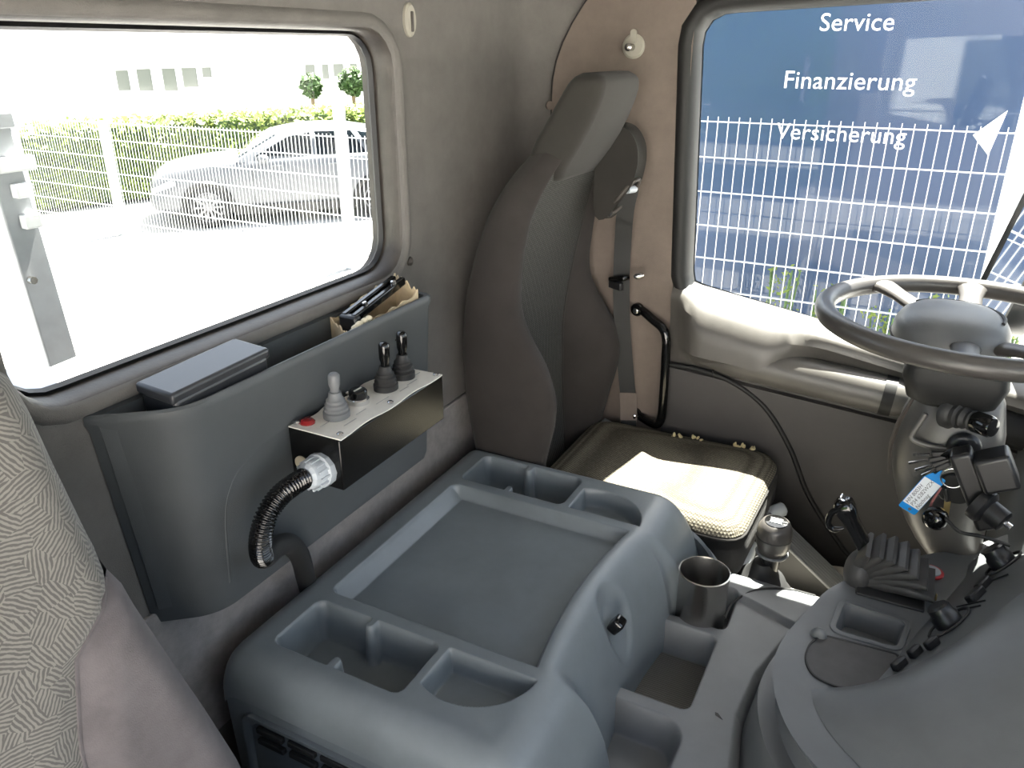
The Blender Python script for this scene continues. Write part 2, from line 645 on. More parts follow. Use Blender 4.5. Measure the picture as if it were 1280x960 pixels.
def grid_mesh(name, X, Y, Zv, m, parent, smooth=60, keep=None):
    """height surface on the lines X, Y (numpy)"""
    nx, ny = len(X), len(Y)
    base = parent_base(parent)
    gx, gy = np.meshgrid(X, Y, indexing='ij')
    co = np.stack([gx - base[0], gy - base[1], Zv - base[2]], -1).reshape(-1, 3)
    i, j = np.meshgrid(np.arange(nx - 1), np.arange(ny - 1), indexing='ij')
    a = (i * ny + j)
    F = np.stack([a, a + ny, a + ny + 1, a + 1], -1).reshape(-1, 4)
    if keep is not None:
        k = keep[:-1, :-1] & keep[1:, :-1] & keep[1:, 1:] & keep[:-1, 1:]
        F = F[k.reshape(-1)]
        used = np.unique(F)
        remap = np.full(len(co), -1)
        remap[used] = np.arange(len(used))
        co = co[used]
        F = remap[F]
    me = bpy.data.meshes.new(name)
    me.vertices.add(len(co))
    me.vertices.foreach_set('co', co.astype(np.float32).ravel())
    me.loops.add(F.size)
    me.loops.foreach_set('vertex_index', F.astype(np.int32).ravel())
    me.polygons.add(len(F))
    me.polygons.foreach_set('loop_start', np.arange(0, F.size, 4, dtype=np.int32))
    me.update(calc_edges=True)
    me.validate()
    return finish(name, me, m, parent, smooth=0) if not smooth else _sm(finish(name, me, m, parent, smooth=0))


def _sm(o):
    o.data.polygons.foreach_set('use_smooth', [True] * len(o.data.polygons))
    return o


def sstep(t):
    t = np.clip(t, 0, 1)
    return t * t * (3 - 2 * t)


def sd_rr(x, y, x0, x1, y0, y1, r):
    cx, cy, hx, hy = (x0 + x1) / 2, (y0 + y1) / 2, (x1 - x0) / 2 - r, (y1 - y0) / 2 - r
    qx, qy = np.abs(x - cx) - hx, np.abs(y - cy) - hy
    return np.hypot(np.maximum(qx, 0), np.maximum(qy, 0)) + np.minimum(np.maximum(qx, qy), 0) - r

# ------------------------------------------------------------------ the cab shell
XW, YW = 2.2, 1.05          # driver's side lining, rear wall lining


def rect_proj(hole, x0, x1, y0, y1):
    """for every point of a hole outline a partner on the surrounding rectangle"""
    cx = sum(p[0] for p in hole) / len(hole)
    cy = sum(p[1] for p in hole) / len(hole)
    out = []
    for (x, y) in hole:
        dx, dy = x - cx, y - cy
        ks = []
        if dx > 1e-9: ks.append((x1 - cx) / dx)
        if dx < -1e-9: ks.append((x0 - cx) / dx)
        if dy > 1e-9: ks.append((y1 - cy) / dy)
        if dy < -1e-9: ks.append((y0 - cy) / dy)
        k = min(ks)
        out.append((cx + dx * k, cy + dy * k))
    # snap the nearest partner to each corner
    for c in ((x0, y0), (x0, y1), (x1, y0), (x1, y1)):
        i = min(range(len(out)), key=lambda q: (out[q][0] - c[0]) ** 2 + (out[q][1] - c[1]) ** 2)
        out[i] = c
    return out


def holed_wall(mb, hole, x0, x1, y0, y1, to3, d0, d1):
    o = rect_proj(hole, x0, x1, y0, y1)
    rings = [[to3(p, d0) for p in hole], [to3(p, d0) for p in o], [to3(p, d1) for p in o], [to3(p, d1) for p in hole]]
    mb.loft(rings, True, loop=True)
    return mb


# floor
fl = MB().box((1.03, 0.05, -1.53), (2.42, 2.06, 0.06)).build('floor', 'floor_dark')
fl['kind'] = 'structure'
fl['label'] = 'dark cab floor below the seats'

# rear wall with the long window
RW_HOLE = resample(rrect(0.552, 1.485, -0.480, 0.040, 0.085, 8), 96)
wr = struct('wall_rear', 'grey carpeted rear wall of the cab')
holed_wall(MB(), RW_HOLE, -0.18, 2.06, -1.5, 0.42, lambda p, d: (p[0], d, p[1]), YW, YW + 0.08).build('lining', 'carpet_grey', wr)
# pale lower carpet strip behind the tunnel
MB().box((1.2, YW - 0.004, -1.06), (2.0, 0.012, 0.34)).build('lower_carpet', 'carpet_low', wr, bevel=0.004)

w1 = struct('window_1', 'long rear window with rounded corners in a moulded frame', loc=(0.99, YW, -0.475))
rings = []
for off, yy in ((0.026, YW + 0.001), (0.018, YW - 0.010), (0.008, YW - 0.013), (0.000, YW - 0.008), (-0.003, YW + 0.004)):
    rings.append([(p[0], yy, p[1]) for p in offset2(RW_HOLE, off)])
MB().loft(rings).build('window_lip', 'carpet_grey', w1, smooth=60)
rings = []
for off, yy in ((-0.002, YW + 0.000), (-0.006, YW + 0.006), (-0.008, YW + 0.035), (-0.008, YW + 0.05), (-0.008, YW + 0.08)):
    rings.append([(p[0], yy, p[1]) for p in offset2(RW_HOLE, off)])
MB().loft(rings).build('window_frame', 'window_trim', w1, smooth=60)
g1 = offset2(RW_HOLE, -0.006)
g2 = offset2(RW_HOLE, -0.018)
MB().loft([[(p[0], YW + 0.052, p[1]) for p in g1], [(p[0], YW + 0.046, p[1]) for p in offset2(RW_HOLE, -0.014)], [(p[0], YW + 0.056, p[1]) for p in g2], [(p[0], YW + 0.07, p[1]) for p in g1]], loop=True).build('rubber_seal', 'rubber_seal', w1, smooth=60)
MB().prism([(p[0], p[1]) for p in offset2(RW_HOLE, -0.008)], (0, YW + 0.060, 0), (1, 0, 0), (0, 0, 1), (0, 1, 0), 0.004).build('window_pane', 'cab_glass', w1, smooth=0)

# rounded corner from rear wall to the driver's side wall
wd = struct('wall_driver', 'grey carpeted corner and side wall behind the driver seat')
arc = [(2.05 + 0.15 * math.sin(a), 0.90 + 0.15 * math.cos(a)) for a in np.linspace(0, PI / 2, 14)] + [(XW, 0.75), (XW, 0.61)]
mb = MB()
mb.loft([[(x, y, z) for (x, y) in arc] for z in (-1.5, -0.5, 0.42)], closed=False)
mb.loft([[(2.3, 1.13, z), (2.3, 0.61, z), (XW, 0.61, z)] for z in (-1.5, 0.42)], closed=False)
mb.build('lining', 'carpet_grey', wd, smooth=60)

# brown pillar cover laid over the side wall, its edge arching forward near the roof
tp = struct('trim_1', 'brown fabric cover on the pillar between rear wall and driver door')
zs = np.linspace(-1.48, 0.40, 40)
rows = []
L = [0.0]
fin = [(2.05 + 0.143 * math.sin(a), 0.90 + 0.143 * math.cos(a)) for a in np.linspace(0, PI / 2, 40)] + [(XW - 0.007, y) for y in np.linspace(0.895, 0.606, 20)]
for i in range(1, len(fin)):
    L.append(L[-1] + math.hypot(fin[i][0] - fin[i - 1][0], fin[i][1] - fin[i - 1][1]))
for z in zs:
    s0 = 0.125 if z < -0.12 else 0.125 + 0.10 * ((z + 0.12) / 0.25) ** 2
    s0 = min(s0, 0.42)
    row = []
    for k in range(26):
        s = s0 + (L[-1] - s0) * k / 25
        row.append((interp(s, L, [q[0] for q in fin]), interp(s, L, [q[1] for q in fin]), z))
    edge = Vector((row[0][0] + 0.008, row[0][1] + 0.006, z))
    rows.append([tuple(edge)] + row)
MB().loft(rows, closed=False).build('cover', 'pillar_cloth', tp, smooth=50)
MB().tube([r[1] for r in rows], 0.0022, 6).build('edge_piping', 'seat_cloth', tp)

# passenger side: the door stands open, so only its frame
PX = -0.16
wp = struct('wall_passenger', 'cab side around the open passenger doorway')
hole = resample(round_poly([(-0.62, -1.35), (0.62, -1.35), (0.66, 0.12), (0.55, 0.22), (-0.45, 0.22), (-0.72, -0.5)], 0.06), 80)
holed_wall(MB(), hole, -1.0, 1.13, -1.56, 0.42, lambda p, d: (d, p[0], p[1]), PX, PX - 0.07).build('lining', 'carpet_grey', wp)
# roof
cl = struct('ceiling', 'pale cab roof lining')
MB().box((1.07, 0.06, 0.44), (2.46, 2.12, 0.04)).build('lining', 'roof_lining', cl)
# front: bulkhead under the windscreen, header above it, the windscreen itself
wf = struct('wall_front', 'cab front below and above the windscreen')
MB().box((1.07, -1.0, -1.10), (2.46, 0.06, 0.9)).build('bulkhead', 'dash_plastic', wf)
MB().bar((-0.16, -0.86, 0.34), (2.3, -0.86, 0.34), 0.08, 0.2).build('header', 'roof_lining', wf)
w2 = struct('window_2', 'windscreen of the cab', loc=(1.07, -1.0, -0.65))
MB().bar((1.07, -1.0, -0.65), (1.07, -0.88, 0.27), 2.38, 0.006, (0, 1, 0)).build('window_pane', 'cab_glass', w2, smooth=0)

# ------------------------------------------------------------------ driver's door


def sill_z(y):
    return -0.640 + 0.162 * (y - 0.56)


d1 = struct('door_1', 'driver door with large side window and dark moulded lining', 'door', loc=(XW, 0, -1.5))
DH = resample(round_poly([(0.566, sill_z(0.566)), (-0.66, sill_z(-0.66) - 0.01), (-0.60, 0.130), (0.602, 0.080)], [0.02, 0.06, 0.06, 0.075], 8)[::-1], 120)
# dark window surround: outer edge, hump and inner edge
surr = []
for off, xx in ((0.052, XW + 0.03), (0.052, XW - 0.002), (0.040, XW - 0.014), (0.022, XW - 0.016), (0.008, XW - 0.004), (0.0, XW + 0.02), (0.0, XW + 0.06)):
    surr.append([(xx, p[0], p[1]) for p in offset2(DH, off)])
MB().loft(surr).build('window_frame', 'door_frame', d1, smooth=60)
holed_wall(MB(), offset2(DH, 0.05), -0.80, 0.605, -1.5, 0.42, lambda p, d: (d, p[0], p[1]), XW + 0.004, XW + 0.07).build('door_shell', 'door_frame', d1)
MB().loft([[(XW + 0.075, p[0], p[1]) for p in DH], [(XW + 0.075, p[0], p[1]) for p in rect_proj(DH, -0.95, 1.13, -1.56, 0.46)]]).build('outer_skin', 'cab_paint', d1)
MB().prism([(p[0], p[1]) for p in offset2(DH, 0.004)], (XW + 0.055, 0, 0), (0, 1, 0), (0, 0, 1), (1, 0, 0), 0.004).build('window_pane', 'cab_glass', d1, smooth=0)
# lining below the sill: ledge, scoop
ys = [0.603 - 0.02 * i for i in range(66)]
rows = []
for y in ys:
    s = sill_z(y)
    k = float(sstep((0.60 - y) / 0.10))
    za = -0.800 + 0.075 * (y - 0.38) * 1.0
    w = 0.024 * k
    op = float(sstep((y - 0.16) / 0.16)) * k      # towards the pillar the ledge slopes gently down to the rail
    base = [(0.05, s + 0.004), (0.012, s + 0.004), (-0.018 - w, s - 0.010), (-0.028 - w, s - 0.022), (-0.030 - w, s - 0.040), (-0.020 - 0.4 * w, s - 0.075), (-0.014, s - 0.11), (-0.016, za - 0.02)]
    alt = [(0.05, s + 0.004), (0.012, s + 0.004), (-0.018, s - 0.008), (-0.052, s - 0.026), (-0.084, s - 0.054), (-0.100, s - 0.086), (-0.103, s - 0.115), (-0.104, za - 0.015)]
    row = [(XW + a_[0] * (1 - op) + b_[0] * op, y, a_[1] * (1 - op) + b_[1] * op) for a_, b_ in zip(base, alt)]
    rows.append(row + [(XW - 0.018, y, za - 0.08), (XW - 0.010, y, za - 0.12), (XW - 0.008, y, -1.2), (XW - 0.008, y, -1.5)])
MB().loft(rows, closed=False).build('upper_lining', 'door_trim', d1, smooth=40)
rows = []
for y in ys:
    za = -0.800 + 0.075 * (y - 0.38)
    rows.append([(XW - 0.010, y, za - 0.092), (XW - 0.030, y, za - 0.098), (XW - 0.032, y, za - 0.115), (XW - 0.024, y, -1.1), (XW - 0.020, y, -1.3), (XW - 0.030, y, -1.46), (XW - 0.01, y, -1.5)])
MB().loft(rows, closed=False).build('lower_lining', 'door_plastic', d1, smooth=50)
# rounded pull rail / armrest
path = []
for i in range(40):
    y = 0.49 - 0.555 * i / 39
    path.append((XW - 0.052 + 0.03 * (1 - float(sstep((0.49 - y) / 0.12))), y, -0.800 + 0.075 * (y - 0.38) - 0.016))
ro = MB().tube(path, [0.052] * 37 + [0.050, 0.046, 0.040], 20).build('pull_rail', 'door_trim', d1, smooth=60)
MB().tube(path[-6:-3], 0.0545, 20).build('rail_collar', 'door_frame', d1)
MB().tube([(XW - 0.045, -0.06, -0.85), (XW - 0.045, -0.2, -0.87), (XW - 0.02, -0.4, -0.9)], [0.045, 0.05, 0.05], 16).build('rail_end', 'door_frame', d1, smooth=60)
# small catch plate and raised seam on the lining
MB().tube([(XW - 0.006, 0.47, -0.775), (XW - 0.052, 0.455, -0.79), (XW - 0.056, 0.452, -0.84), (XW - 0.036, 0.46, -0.88)], 0.0022, 6).build('panel_seam', 'door_frame', d1)
seam = spline([(XW - 0.032, 0.60, -0.872), (XW - 0.031, 0.50, -0.874), (XW - 0.030, 0.40, -0.895), (XW - 0.030, 0.30, -0.955), (XW - 0.028, 0.215, -1.07), (XW - 0.026, 0.15, -1.20), (XW - 0.024, 0.06, -1.32), (XW - 0.024, -0.02, -1.39), (XW - 0.03, -0.2, -1.42)], 50)
MB().tube(seam, 0.0075, 8).build('moulded_seam', 'door_frame', d1, smooth=60)

# grab handle on the pillar
gh = thing('grab_handle', 'black bent grab handle screwed to the brown pillar', 'handle', (XW - 0.012, 0.70, -1.08))
hp = spline([(XW - 0.016, 0.712, -0.722), (XW - 0.020, 0.690, -0.722), (XW - 0.040, 0.650, -0.738), (XW - 0.058, 0.612, -0.755), (XW - 0.064, 0.597, -0.785), (XW - 0.064, 0.594, -0.85), (XW - 0.064, 0.592, -0.95), (XW - 0.064, 0.592, -1.03), (XW - 0.058, 0.604, -1.062), (XW - 0.045, 0.63, -1.070), (XW - 0.020, 0.675, -1.068), (XW - 0.016, 0.700, -1.066)], 60)
MB().tube(hp, 0.0135, 14).build('bar', 'black_gloss', gh, smooth=60)
for (yy, zz) in ((0.705, -0.722), (0.690, -1.066)):
    MB().lathe([(0.020, 0), (0.020, 0.012), (0.017, 0.016)], (XW - 0.010, yy, zz), (-1, 0.1, 0), 20).build('flange', 'black_gloss', gh)
    MB().lathe([(0.009, 0), (0.009, 0.006), (0.006, 0.008)], (XW - 0.030, yy, zz), (-1, 0.1, 0), 8).build('screw', 'chrome', gh)

# bits on the walls
ck = thing('wall_clip', 'oval cream clip on the grey rear wall beside the window', 'clip', (1.545, YW - 0.004, 0.025))
MB().loft([[(1.545 + 0.020 * k * math.cos(a), YW + yy, 0.055 + 0.034 * k * math.sin(a)) for a in np.linspace(0, 2 * PI, 24, endpoint=False)] for k, yy in ((1, 0.0), (1, -0.006), (0.85, -0.010))], cap1=True).build('plate', 'old_cream', ck)
MB().box((1.545, YW - 0.011, 0.052), (0.007, 0.006, 0.040)).build('slot', 'window_trim', ck, bevel=0.002)
hk = thing('coat_hook', 'round cream coat hook with metal pin on the brown pillar', 'hook', (XW - 0.01, 0.765, 0.0))
MB().lathe([(0.031, 0), (0.031, 0.006), (0.026, 0.010)], (XW - 0.007, 0.766, 0.004), (-1, 0, 0), 28).build('plate', 'old_cream', hk)
MB().lathe([(0.010, 0), (0.008, 0.012), (0.008, 0.03), (0.010, 0.032), (0.004, 0.036)], (XW - 0.015, 0.769, 0.002), (-1, 0.0, 0), 16).build('pin', 'steel', hk)
MB().loft([[(XW - 0.017 + d, 0.764 + x, 0.022 + z) for (x, z) in rrect(-0.008, 0.008, -0.012, 0.024, 0.0078, 4)] for d in (0, -0.008)], cap1=True, cap0=True).build('tab', 'old_cream', hk)
sb = MB().lathe([(0.012, 0), (0.012, 0.004), (0.006, 0.007)], (2.155, 0.995, -0.15), (-0.6, -0.8, 0), 18).build('wall_button', 'pillar_cloth')
tag(sb, 'small round fabric-coloured button on the rear corner lining', 'button')
sc_ = MB().lathe([(0.011, 0), (0.010, 0.004), (0.004, 0.006)], (1.505, YW, -0.462), (0, -1, 0), 16).build('wall_screw', 'window_trim')
tag(sc_, 'small round screw cap on the rear wall below the window corner', 'screw')

# ------------------------------------------------------------------ engine tunnel cover
XC = 1.217
et = thing('engine_tunnel', 'blue-grey moulded engine tunnel cover with a large tray and four cubby holes', 'console', (XC, 0.62, -1.5))
X = np.arange(0.7445, 1.6625, 0.0021)
Y = np.concatenate([np.arange(0.305, 0.331, 0.0012), np.arange(0.331, 0.378, 0.0006), np.arange(0.378, 0.9861, 0.0021)])
gx, gy = np.meshgrid(X, Y, indexing='ij')
A = np.abs(gx - XC)


def qdrop(s, w, h, p):
    t = np.clip(s / w, 0, 1)
    return h * (1 - (1 - t ** p) ** (1 / p))


RW_ = np.where(gx > XC, 0.033, 0.0605)
drop = qdrop(A - 0.412, RW_, 0.092, 2.6) + qdrop(gy - 0.945, 0.041, 0.035, 2.0)
yf = 0.452 + 0.022 * (1 - np.clip(A / 0.235, 0, 1) ** 2)
dc = qdrop(yf - gy - 0.002, 0.108, 0.29, 2.0)
dl = qdrop(0.455 - gy, 0.135, 0.29, 2.15)
ac = 0.243 - (0.438 - gy) * np.where(gx > XC, -0.35, 0.45)
wl_ = sstep((A - (ac - 0.020)) / 0.034)
drop = drop + dc * (1 - wl_) + dl * wl_
Zt = -1.0 - drop


def recess(sd, depth, wall, soft=0.004):
    return depth * sstep((-sd + soft * 0.3) / wall)


tray = sd_rr(gx, gy, 0.978, 1.456, 0.30, 0.917, 0.020)
tray = np.maximum(tray, (yf + 0.004) - gy)
Rc = recess(tray, 0.034, 0.014)
Rc = np.maximum(Rc, 0)
# sloping rear wall of the tray
Rc = np.where(tray < 0, np.minimum(Rc, 0.034 * np.clip((0.918 - gy) / 0.030, 0, 1) ** 0.8 + 0.0), Rc)
cubA = sd_rr(A, gy, 0.268, 0.404, 0.636, 0.916, 0.020)
tab = np.minimum(sd_rr(A, gy, 0.24, 0.291, 0.776, 0.792, 0.007), sd_rr(A, gy, 0.379, 0.43, 0.772, 0.790, 0.008))
cubA = np.maximum(cubA, -tab)
Rc = np.maximum(Rc, recess(cubA, 0.088, 0.009))
cubB = np.maximum(np.maximum(np.hypot(A - 0.262, gy - 0.560) - 0.117, 0.268 - A), gy - 0.617)
cubB = np.maximum(cubB, sd_rr(A, gy, 0.266, 0.40, 0.43, 0.619, 0.012))
Rc = np.maximum(Rc, recess(cubB, 0.048, 0.010))
# scoop round the latch
sx, sy = (gx - 1.245) / (0.060 - 0.25 * (gy - 0.41)), (gy - 0.408) / 0.040
sc2 = np.clip(1 - np.sqrt(sx ** 2 + sy ** 2), 0, 1)
Rc = Rc + 0.030 * sstep(sc2 * 2.4) * np.where(gy < 0.46, 1, 0)
Zt = Zt - Rc
Zt = np.maximum(Zt, -1.2865)
grid_mesh('cover', X, Y, Zt, 'tunnel_plastic', et)
# latch
MB().box((1.225, 0.396, -1.068), (0.032, 0.024, 0.034), Matrix.Rotation(0.6, 3, 'X')).build('latch', 'black_gloss', et, bevel=0.006, bseg=3)
# seam and lower flank with louvres on the passenger side
for sgn in (-1, 1):
    xs = XC + (0.436 if sgn > 0 else -0.462)
    prof = [(0.0, -1.086), (-sgn * 0.010, -1.094), (-sgn * 0.002, -1.104), (sgn * 0.002, -1.118), (-sgn * 0.004, -1.30), (-sgn * 0.010, -1.5)]
    rows = []
    for y in np.linspace(0.99, 0.36, 24):
        rows.append([(xs + q[0], y, q[1]) for q in prof])
    rf = [(xs - sgn * (0.12 * (1 - math.cos(t))), 0.36 - 0.10 * math.sin(t)) for t in np.linspace(0.15, PI / 2, 10)]
    for (x, y) in rf:
        rows.append([(x + q[0] * 0.6, y - 0.02 * ((q[1] + 1.08) < -0.02), q[1] - 0.06 * (0.36 - y) / 0.1) for q in prof])
    MB().loft(rows, closed=False).build('flank_panel', 'tunnel_plastic', et, smooth=45)
# raised bezel round the louvres, and the louvres: two rows of slots
vx = XC - 0.468
fr = MB()
fr.loft([[(vx + d, y, z) for (y, z) in rrect(0.25 + o_, 0.955 - o_, -1.45 + o_, -1.122 - o_, 0.03, 5)] for d, o_ in ((0.012, 0), (-0.004, 0.004), (-0.004, 0.012), (0.004, 0.020))])
fr.build('louvre_bezel', 'tunnel_plastic', et, smooth=50)
for r in range(2):
    for c in range(6):
        y0 = 0.915 - c * 0.075
        z0 = -1.152 - r * 0.026 + 0.004 * c
        MB().box((vx - 0.001, y0 - 0.032, z0), (0.010, 0.062, 0.012)).build('louvre_slot', 'rubber_black', et, bevel=0.002)

# ------------------------------------------------------------------ low storage console in front of the tunnel
cs = thing('storage_console', 'grey low storage console with open boxes between tunnel and dashboard', 'console', (1.3, 0.25, -1.5))
X = np.arange(0.80, 1.6901, 0.0025)
Y = np.arange(0.03, 0.4301, 0.0025)
gx, gy = np.meshgrid(X, Y, indexing='ij')
front = np.interp(X, [0.80, 1.00, 1.11, 1.23, 1.36, 1.50, 1.60, 1.70], [0.09, 0.105, 0.122, 0.138, 0.128, 0.092, 0.055, 0.02])[:, None] + 0 * gy
Zc = -1.195 + 0 * gx
Zc = Zc - qdrop(front - gy + 0.012, 0.034, 0.20, 2.0)
Zc = Zc - qdrop(gx - 1.655, 0.034, 0.20, 2.0)
r1 = sd_rr(gx, gy, 1.196, 1.436, 0.230, 0.42, 0.022)
Rc = recess(r1, 0.085, 0.014)
r2 = sd_rr(gx, gy, 0.90, 1.165, 0.222, 0.42, 0.05)
Rc = np.maximum(Rc, recess(r2, 0.075, 0.022))
r3 = sd_rr(gx, gy, 1.462, 1.60, 0.222, 0.42, 0.018)
Rc = np.maximum(Rc, recess(r3, 0.062, 0.010))
# shallow step along the driver's edge
st = sstep((gx - (1.585 - 0.35 * (0.24 - gy))) / 0.012) * 0.016
Zc = np.maximum(Zc - Rc + st, -1.40)
grid_mesh('tray_body', X, Y, Zc, 'console_plastic', cs)
MB().box((1.316, 0.315, -1.276), (0.205, 0.145, 0.006)).build('ribbed_liner', 'rib_mat', cs)
MB().tube(spline([(1.50, 0.232, -1.190), (1.56, 0.225, -1.186), (1.62, 0.185, -1.178), (1.655, 0.12, -1.178), (1.665, 0.06, -1.182)], 24), 0.0026, 6).build('seam', 'rubber_black', cs)
MB().prism([(0, 0), (0.006, 0.016), (0.012, 0.018), (0.012, 0.012)], (1.205, 0.165, -1.1945), (1, 0, 0), (0, 1, 0), (0, 0, 1), 0.001).build('scuff_mark', 'rubber_black', cs, smooth=0)

# ribbed footwell mat between console and dashboard
fm = thing('ribbed_floor_mat', 'ribbed grey rubber mat in the passenger footwell before the storage console', 'floor mat', (1.05, 0.0, -1.40))
MB().box((1.05, 0.02, -1.385), (0.75, 0.42, 0.02)).build('mat', 'rib_mat', fm, bevel=0.006)
rows = []
for x in np.linspace(0.75, 1.45, 12):
    rows.append([(x, 0.13, -1.30), (x, 0.10, -1.30), (x, 0.085, -1.31), (x, 0.080, -1.37)])
MB().loft(rows, closed=False).build('raised_edge', 'console_plastic', fm, smooth=50)

# steel beaker
cu = thing('steel_beaker', 'brushed stainless steel beaker standing in the storage console', 'cup', (1.50, 0.288, -1.256))
MB().lathe([(0.053, 0), (0.055, 0.004), (0.0555, 0.165), (0.0575, 0.169), (0.0575, 0.174), (0.0545, 0.175), (0.053, 0.170), (0.051, 0.01), (0.0005, 0.008)], (1.50, 0.288, -1.256), (0, 0, 1), 48, cap1=False).build('wall', 'steel', cu, smooth=50)

# ------------------------------------------------------------------ storage pocket on the rear wall
pk = thing('storage_pocket', 'long charcoal plastic storage pocket hung under the rear window', 'storage bin', (1.04, 1.0, -0.92))


def pocket_ring(k, grow=0.0, z=0.0):
    # k: 0 rim, 1 bottom
    yb_ = YW - 0.002 if grow > -0.005 else YW - 0.016
    a = [(0.645 + 0.035 * k - grow, yb_), (0.735 + 0.015 * k - grow * 0.6, 0.938 + 0.022 * k - grow), (1.418 - 0.004 * k + grow, 0.936 + 0.022 * k - grow), (1.425 - 0.004 * k + grow, yb_)]
    p = round_poly(a, [0.002, 0.045, 0.018, 0.002], 8)
    return [(x, y, z) for (x, y) in p]


rings = [pocket_ring(1.0, -0.004, -0.912), pocket_ring(0.98, 0, -0.895), pocket_ring(0.5, 0, -0.70), pocket_ring(0.06, 0, -0.53), pocket_ring(0.0, 0.003, -0.518), pocket_ring(0.0, 0.003, -0.506), pocket_ring(0.0, -0.001, -0.502),
         pocket_ring(0.0, -0.008, -0.504), pocket_ring(0.1, -0.009, -0.55), pocket_ring(0.9, -0.009, -0.88)]
MB().loft(rings, True, True, True).build('body', 'pocket_plastic', pk, smooth=45)
# raised contour on the front
cont = [(0.78, 0.900, -0.86), (0.785, 0.905, -0.74), (0.80, 0.91, -0.685), (0.84, 0.915, -0.650), (0.95, 0.92, -0.625), (1.40, 0.922, -0.585)]
cont = [(x, 0.9413 + 0.022 * (-(z + 0.51) / 0.39), z) for x, y, z in cont]
MB().tube(spline(cont, 40), 0.004, 8, flat=1.0).build('contour_rib', 'pocket_plastic', pk, smooth=60)

# black case lying in the pocket
cb = thing('black_case', 'flat black plastic case with a white label lying in the storage pocket', 'case', (0.82, 0.995, -0.60))
Rz = Matrix.Rotation(math.radians(-2.0), 3, 'Y') @ Matrix.Rotation(math.radians(4), 3, 'X')
MB().box((0.832, 0.994, -0.540), (0.200, 0.076, 0.11), Rz).build('body', 'case_plastic', cb, bevel=0.008, bseg=3)
MB().box((0.832, 0.994, -0.484), (0.210, 0.082, 0.020), Rz).build('lid', 'case_plastic', cb, bevel=0.006, bseg=3)
MB().box((0.832, 0.9552, -0.504), (0.020, 0.002, 0.014), Rz).build('paper_label', 'white_plate', cb)
MB().box((0.810, 0.9552, -0.506), (0.006, 0.002, 0.007), Rz).build('small_label', 'white_plate', cb)
tb = MB().tube([(0.955, 1.005, -0.55), (1.03, 0.985, -0.545)], 0.014, 14).build('black_tube', 'case_plastic')
tag(tb, 'short black tube lying in the pocket beside the flat case', 'tube')
MB().lathe([(0.0148, 0), (0.0148, 0.006)], (0.99, 0.9957, -0.5477), (0.97, -0.26, 0.06), 14).build('band', 'rubber_black', tb)

# open carton with a folded black tool
ct = thing('torn_carton', 'torn brown cardboard carton standing open in the right end of the pocket', 'carton', (1.28, 0.99, -0.60))
c0, c1 = (1.165, 0.950), (1.395, 1.030)
wallp = [(1.150, 0.960), (1.385, 0.948), (1.402, 1.020), (1.190, 1.034)]
tops = {0: -0.515, 1: -0.485, 2: -0.462, 3: -0.505}
for i in range(4):
    a, b = wallp[i], wallp[(i + 1) % 4]
    n = 14
    P0, P1 = [], []
    dx, dy = b[0] - a[0], b[1] - a[1]
    l = math.hypot(dx, dy)
    nx, ny = -dy / l * 0.003, dx / l * 0.003
    for k in range(n):
        t = k / (n - 1)
        zt = tops[i] * (1 - t) + tops[(i + 1) % 4] * t + (random.uniform(-0.012, 0.004) if 0 < k < n - 1 else 0)
        x, y = a[0] + dx * t, a[1] + dy * t
        P0.append([(x, y, -0.70), (x, y, zt), (x + nx, y + ny, zt), (x + nx, y + ny, -0.70)])
    MB().loft(P0, True, True, True).build('side_flap', 'cardboard', ct, smooth=30)
for k in range(7):
    t = k / 6
    MB().ball((1.155 + 0.05 * t + random.uniform(-.006, .006), 0.953 + random.uniform(-.004, .004), -0.513 + 0.012 * t), (0.010, 0.007, 0.006), 8, 6).build('paper_scrap', 'cream', ct)
ft = thing('folded_tool', 'folded black metal tool with two arms sticking out of the carton', 'tool', (1.27, 0.99, -0.60))
for off in (-0.012, 0.012):
    MB().bar((1.19, 0.985 + off, -0.500), (1.385, 0.998 + off, -0.470), 0.013, 0.018).build('arm', 'black_gloss', ft, bevel=0.003)
MB().bar((1.19, 0.985, -0.512), (1.375, 0.998, -0.482), 0.008, 0.012).build('rod', 'steel', ft, bevel=0.002)
MB().box((1.192, 0.984, -0.515), (0.020, 0.044, 0.044)).build('end_block', 'black_plastic', ft, bevel=0.005)
for xx in (1.235, 1.345):
    MB().lathe([(0.006, 0), (0.006, 0.008), (0.003, 0.010)], (xx, 0.977 + (xx - 1.235) * 0.06, -0.486 + (xx - 1.235) * 0.15), (0, 0, 1), 10).build('bolt', 'chrome', ft)

# ------------------------------------------------------------------ control box with levers
bx = thing('control_box', 'black sheet metal control box with a white plate and levers fixed to the pocket', 'control box', (1.10, 0.88, -0.724))
MB().box((1.108, 0.880, -0.674), (0.336, 0.116, 0.100)).build('housing', 'black_paint', bx, bevel=0.003)
# slightly warped white cover plate
rows = []
for i in range(25):
    x = 0.942 + 0.330 * i / 24
    t = i / 24
    wv = 0.0045 * math.sin(t * PI * 2.2) ** 2
    rows.append([(x, 0.820, -0.6225 + wv), (x, 0.85, -0.6225 + wv * 0.6), (x, 0.90, -0.6225 + wv * 0.3), (x, 0.938 - 0.010 * math.sin(t * PI * 3) ** 2, -0.6225), (x, 0.938 - 0.010 * math.sin(t * PI * 3) ** 2, -0.6245), (x, 0.820, -0.6245 + wv)])
pl = MB().loft(rows, True, True, True).build('cover_plate', 'white_plate', bx, smooth=30)
for (x, y) in ((0.955, 0.832), (1.262, 0.830), (1.105, 0.832), (0.955, 0.930), (1.105, 0.934), (1.255, 0.930)):
    MB().lathe([(0.0065, 0), (0.0065, 0.003), (0.004, 0.005)], (x, y, -0.621), (0, 0, 1), 10).build('screw', 'chrome', pl)
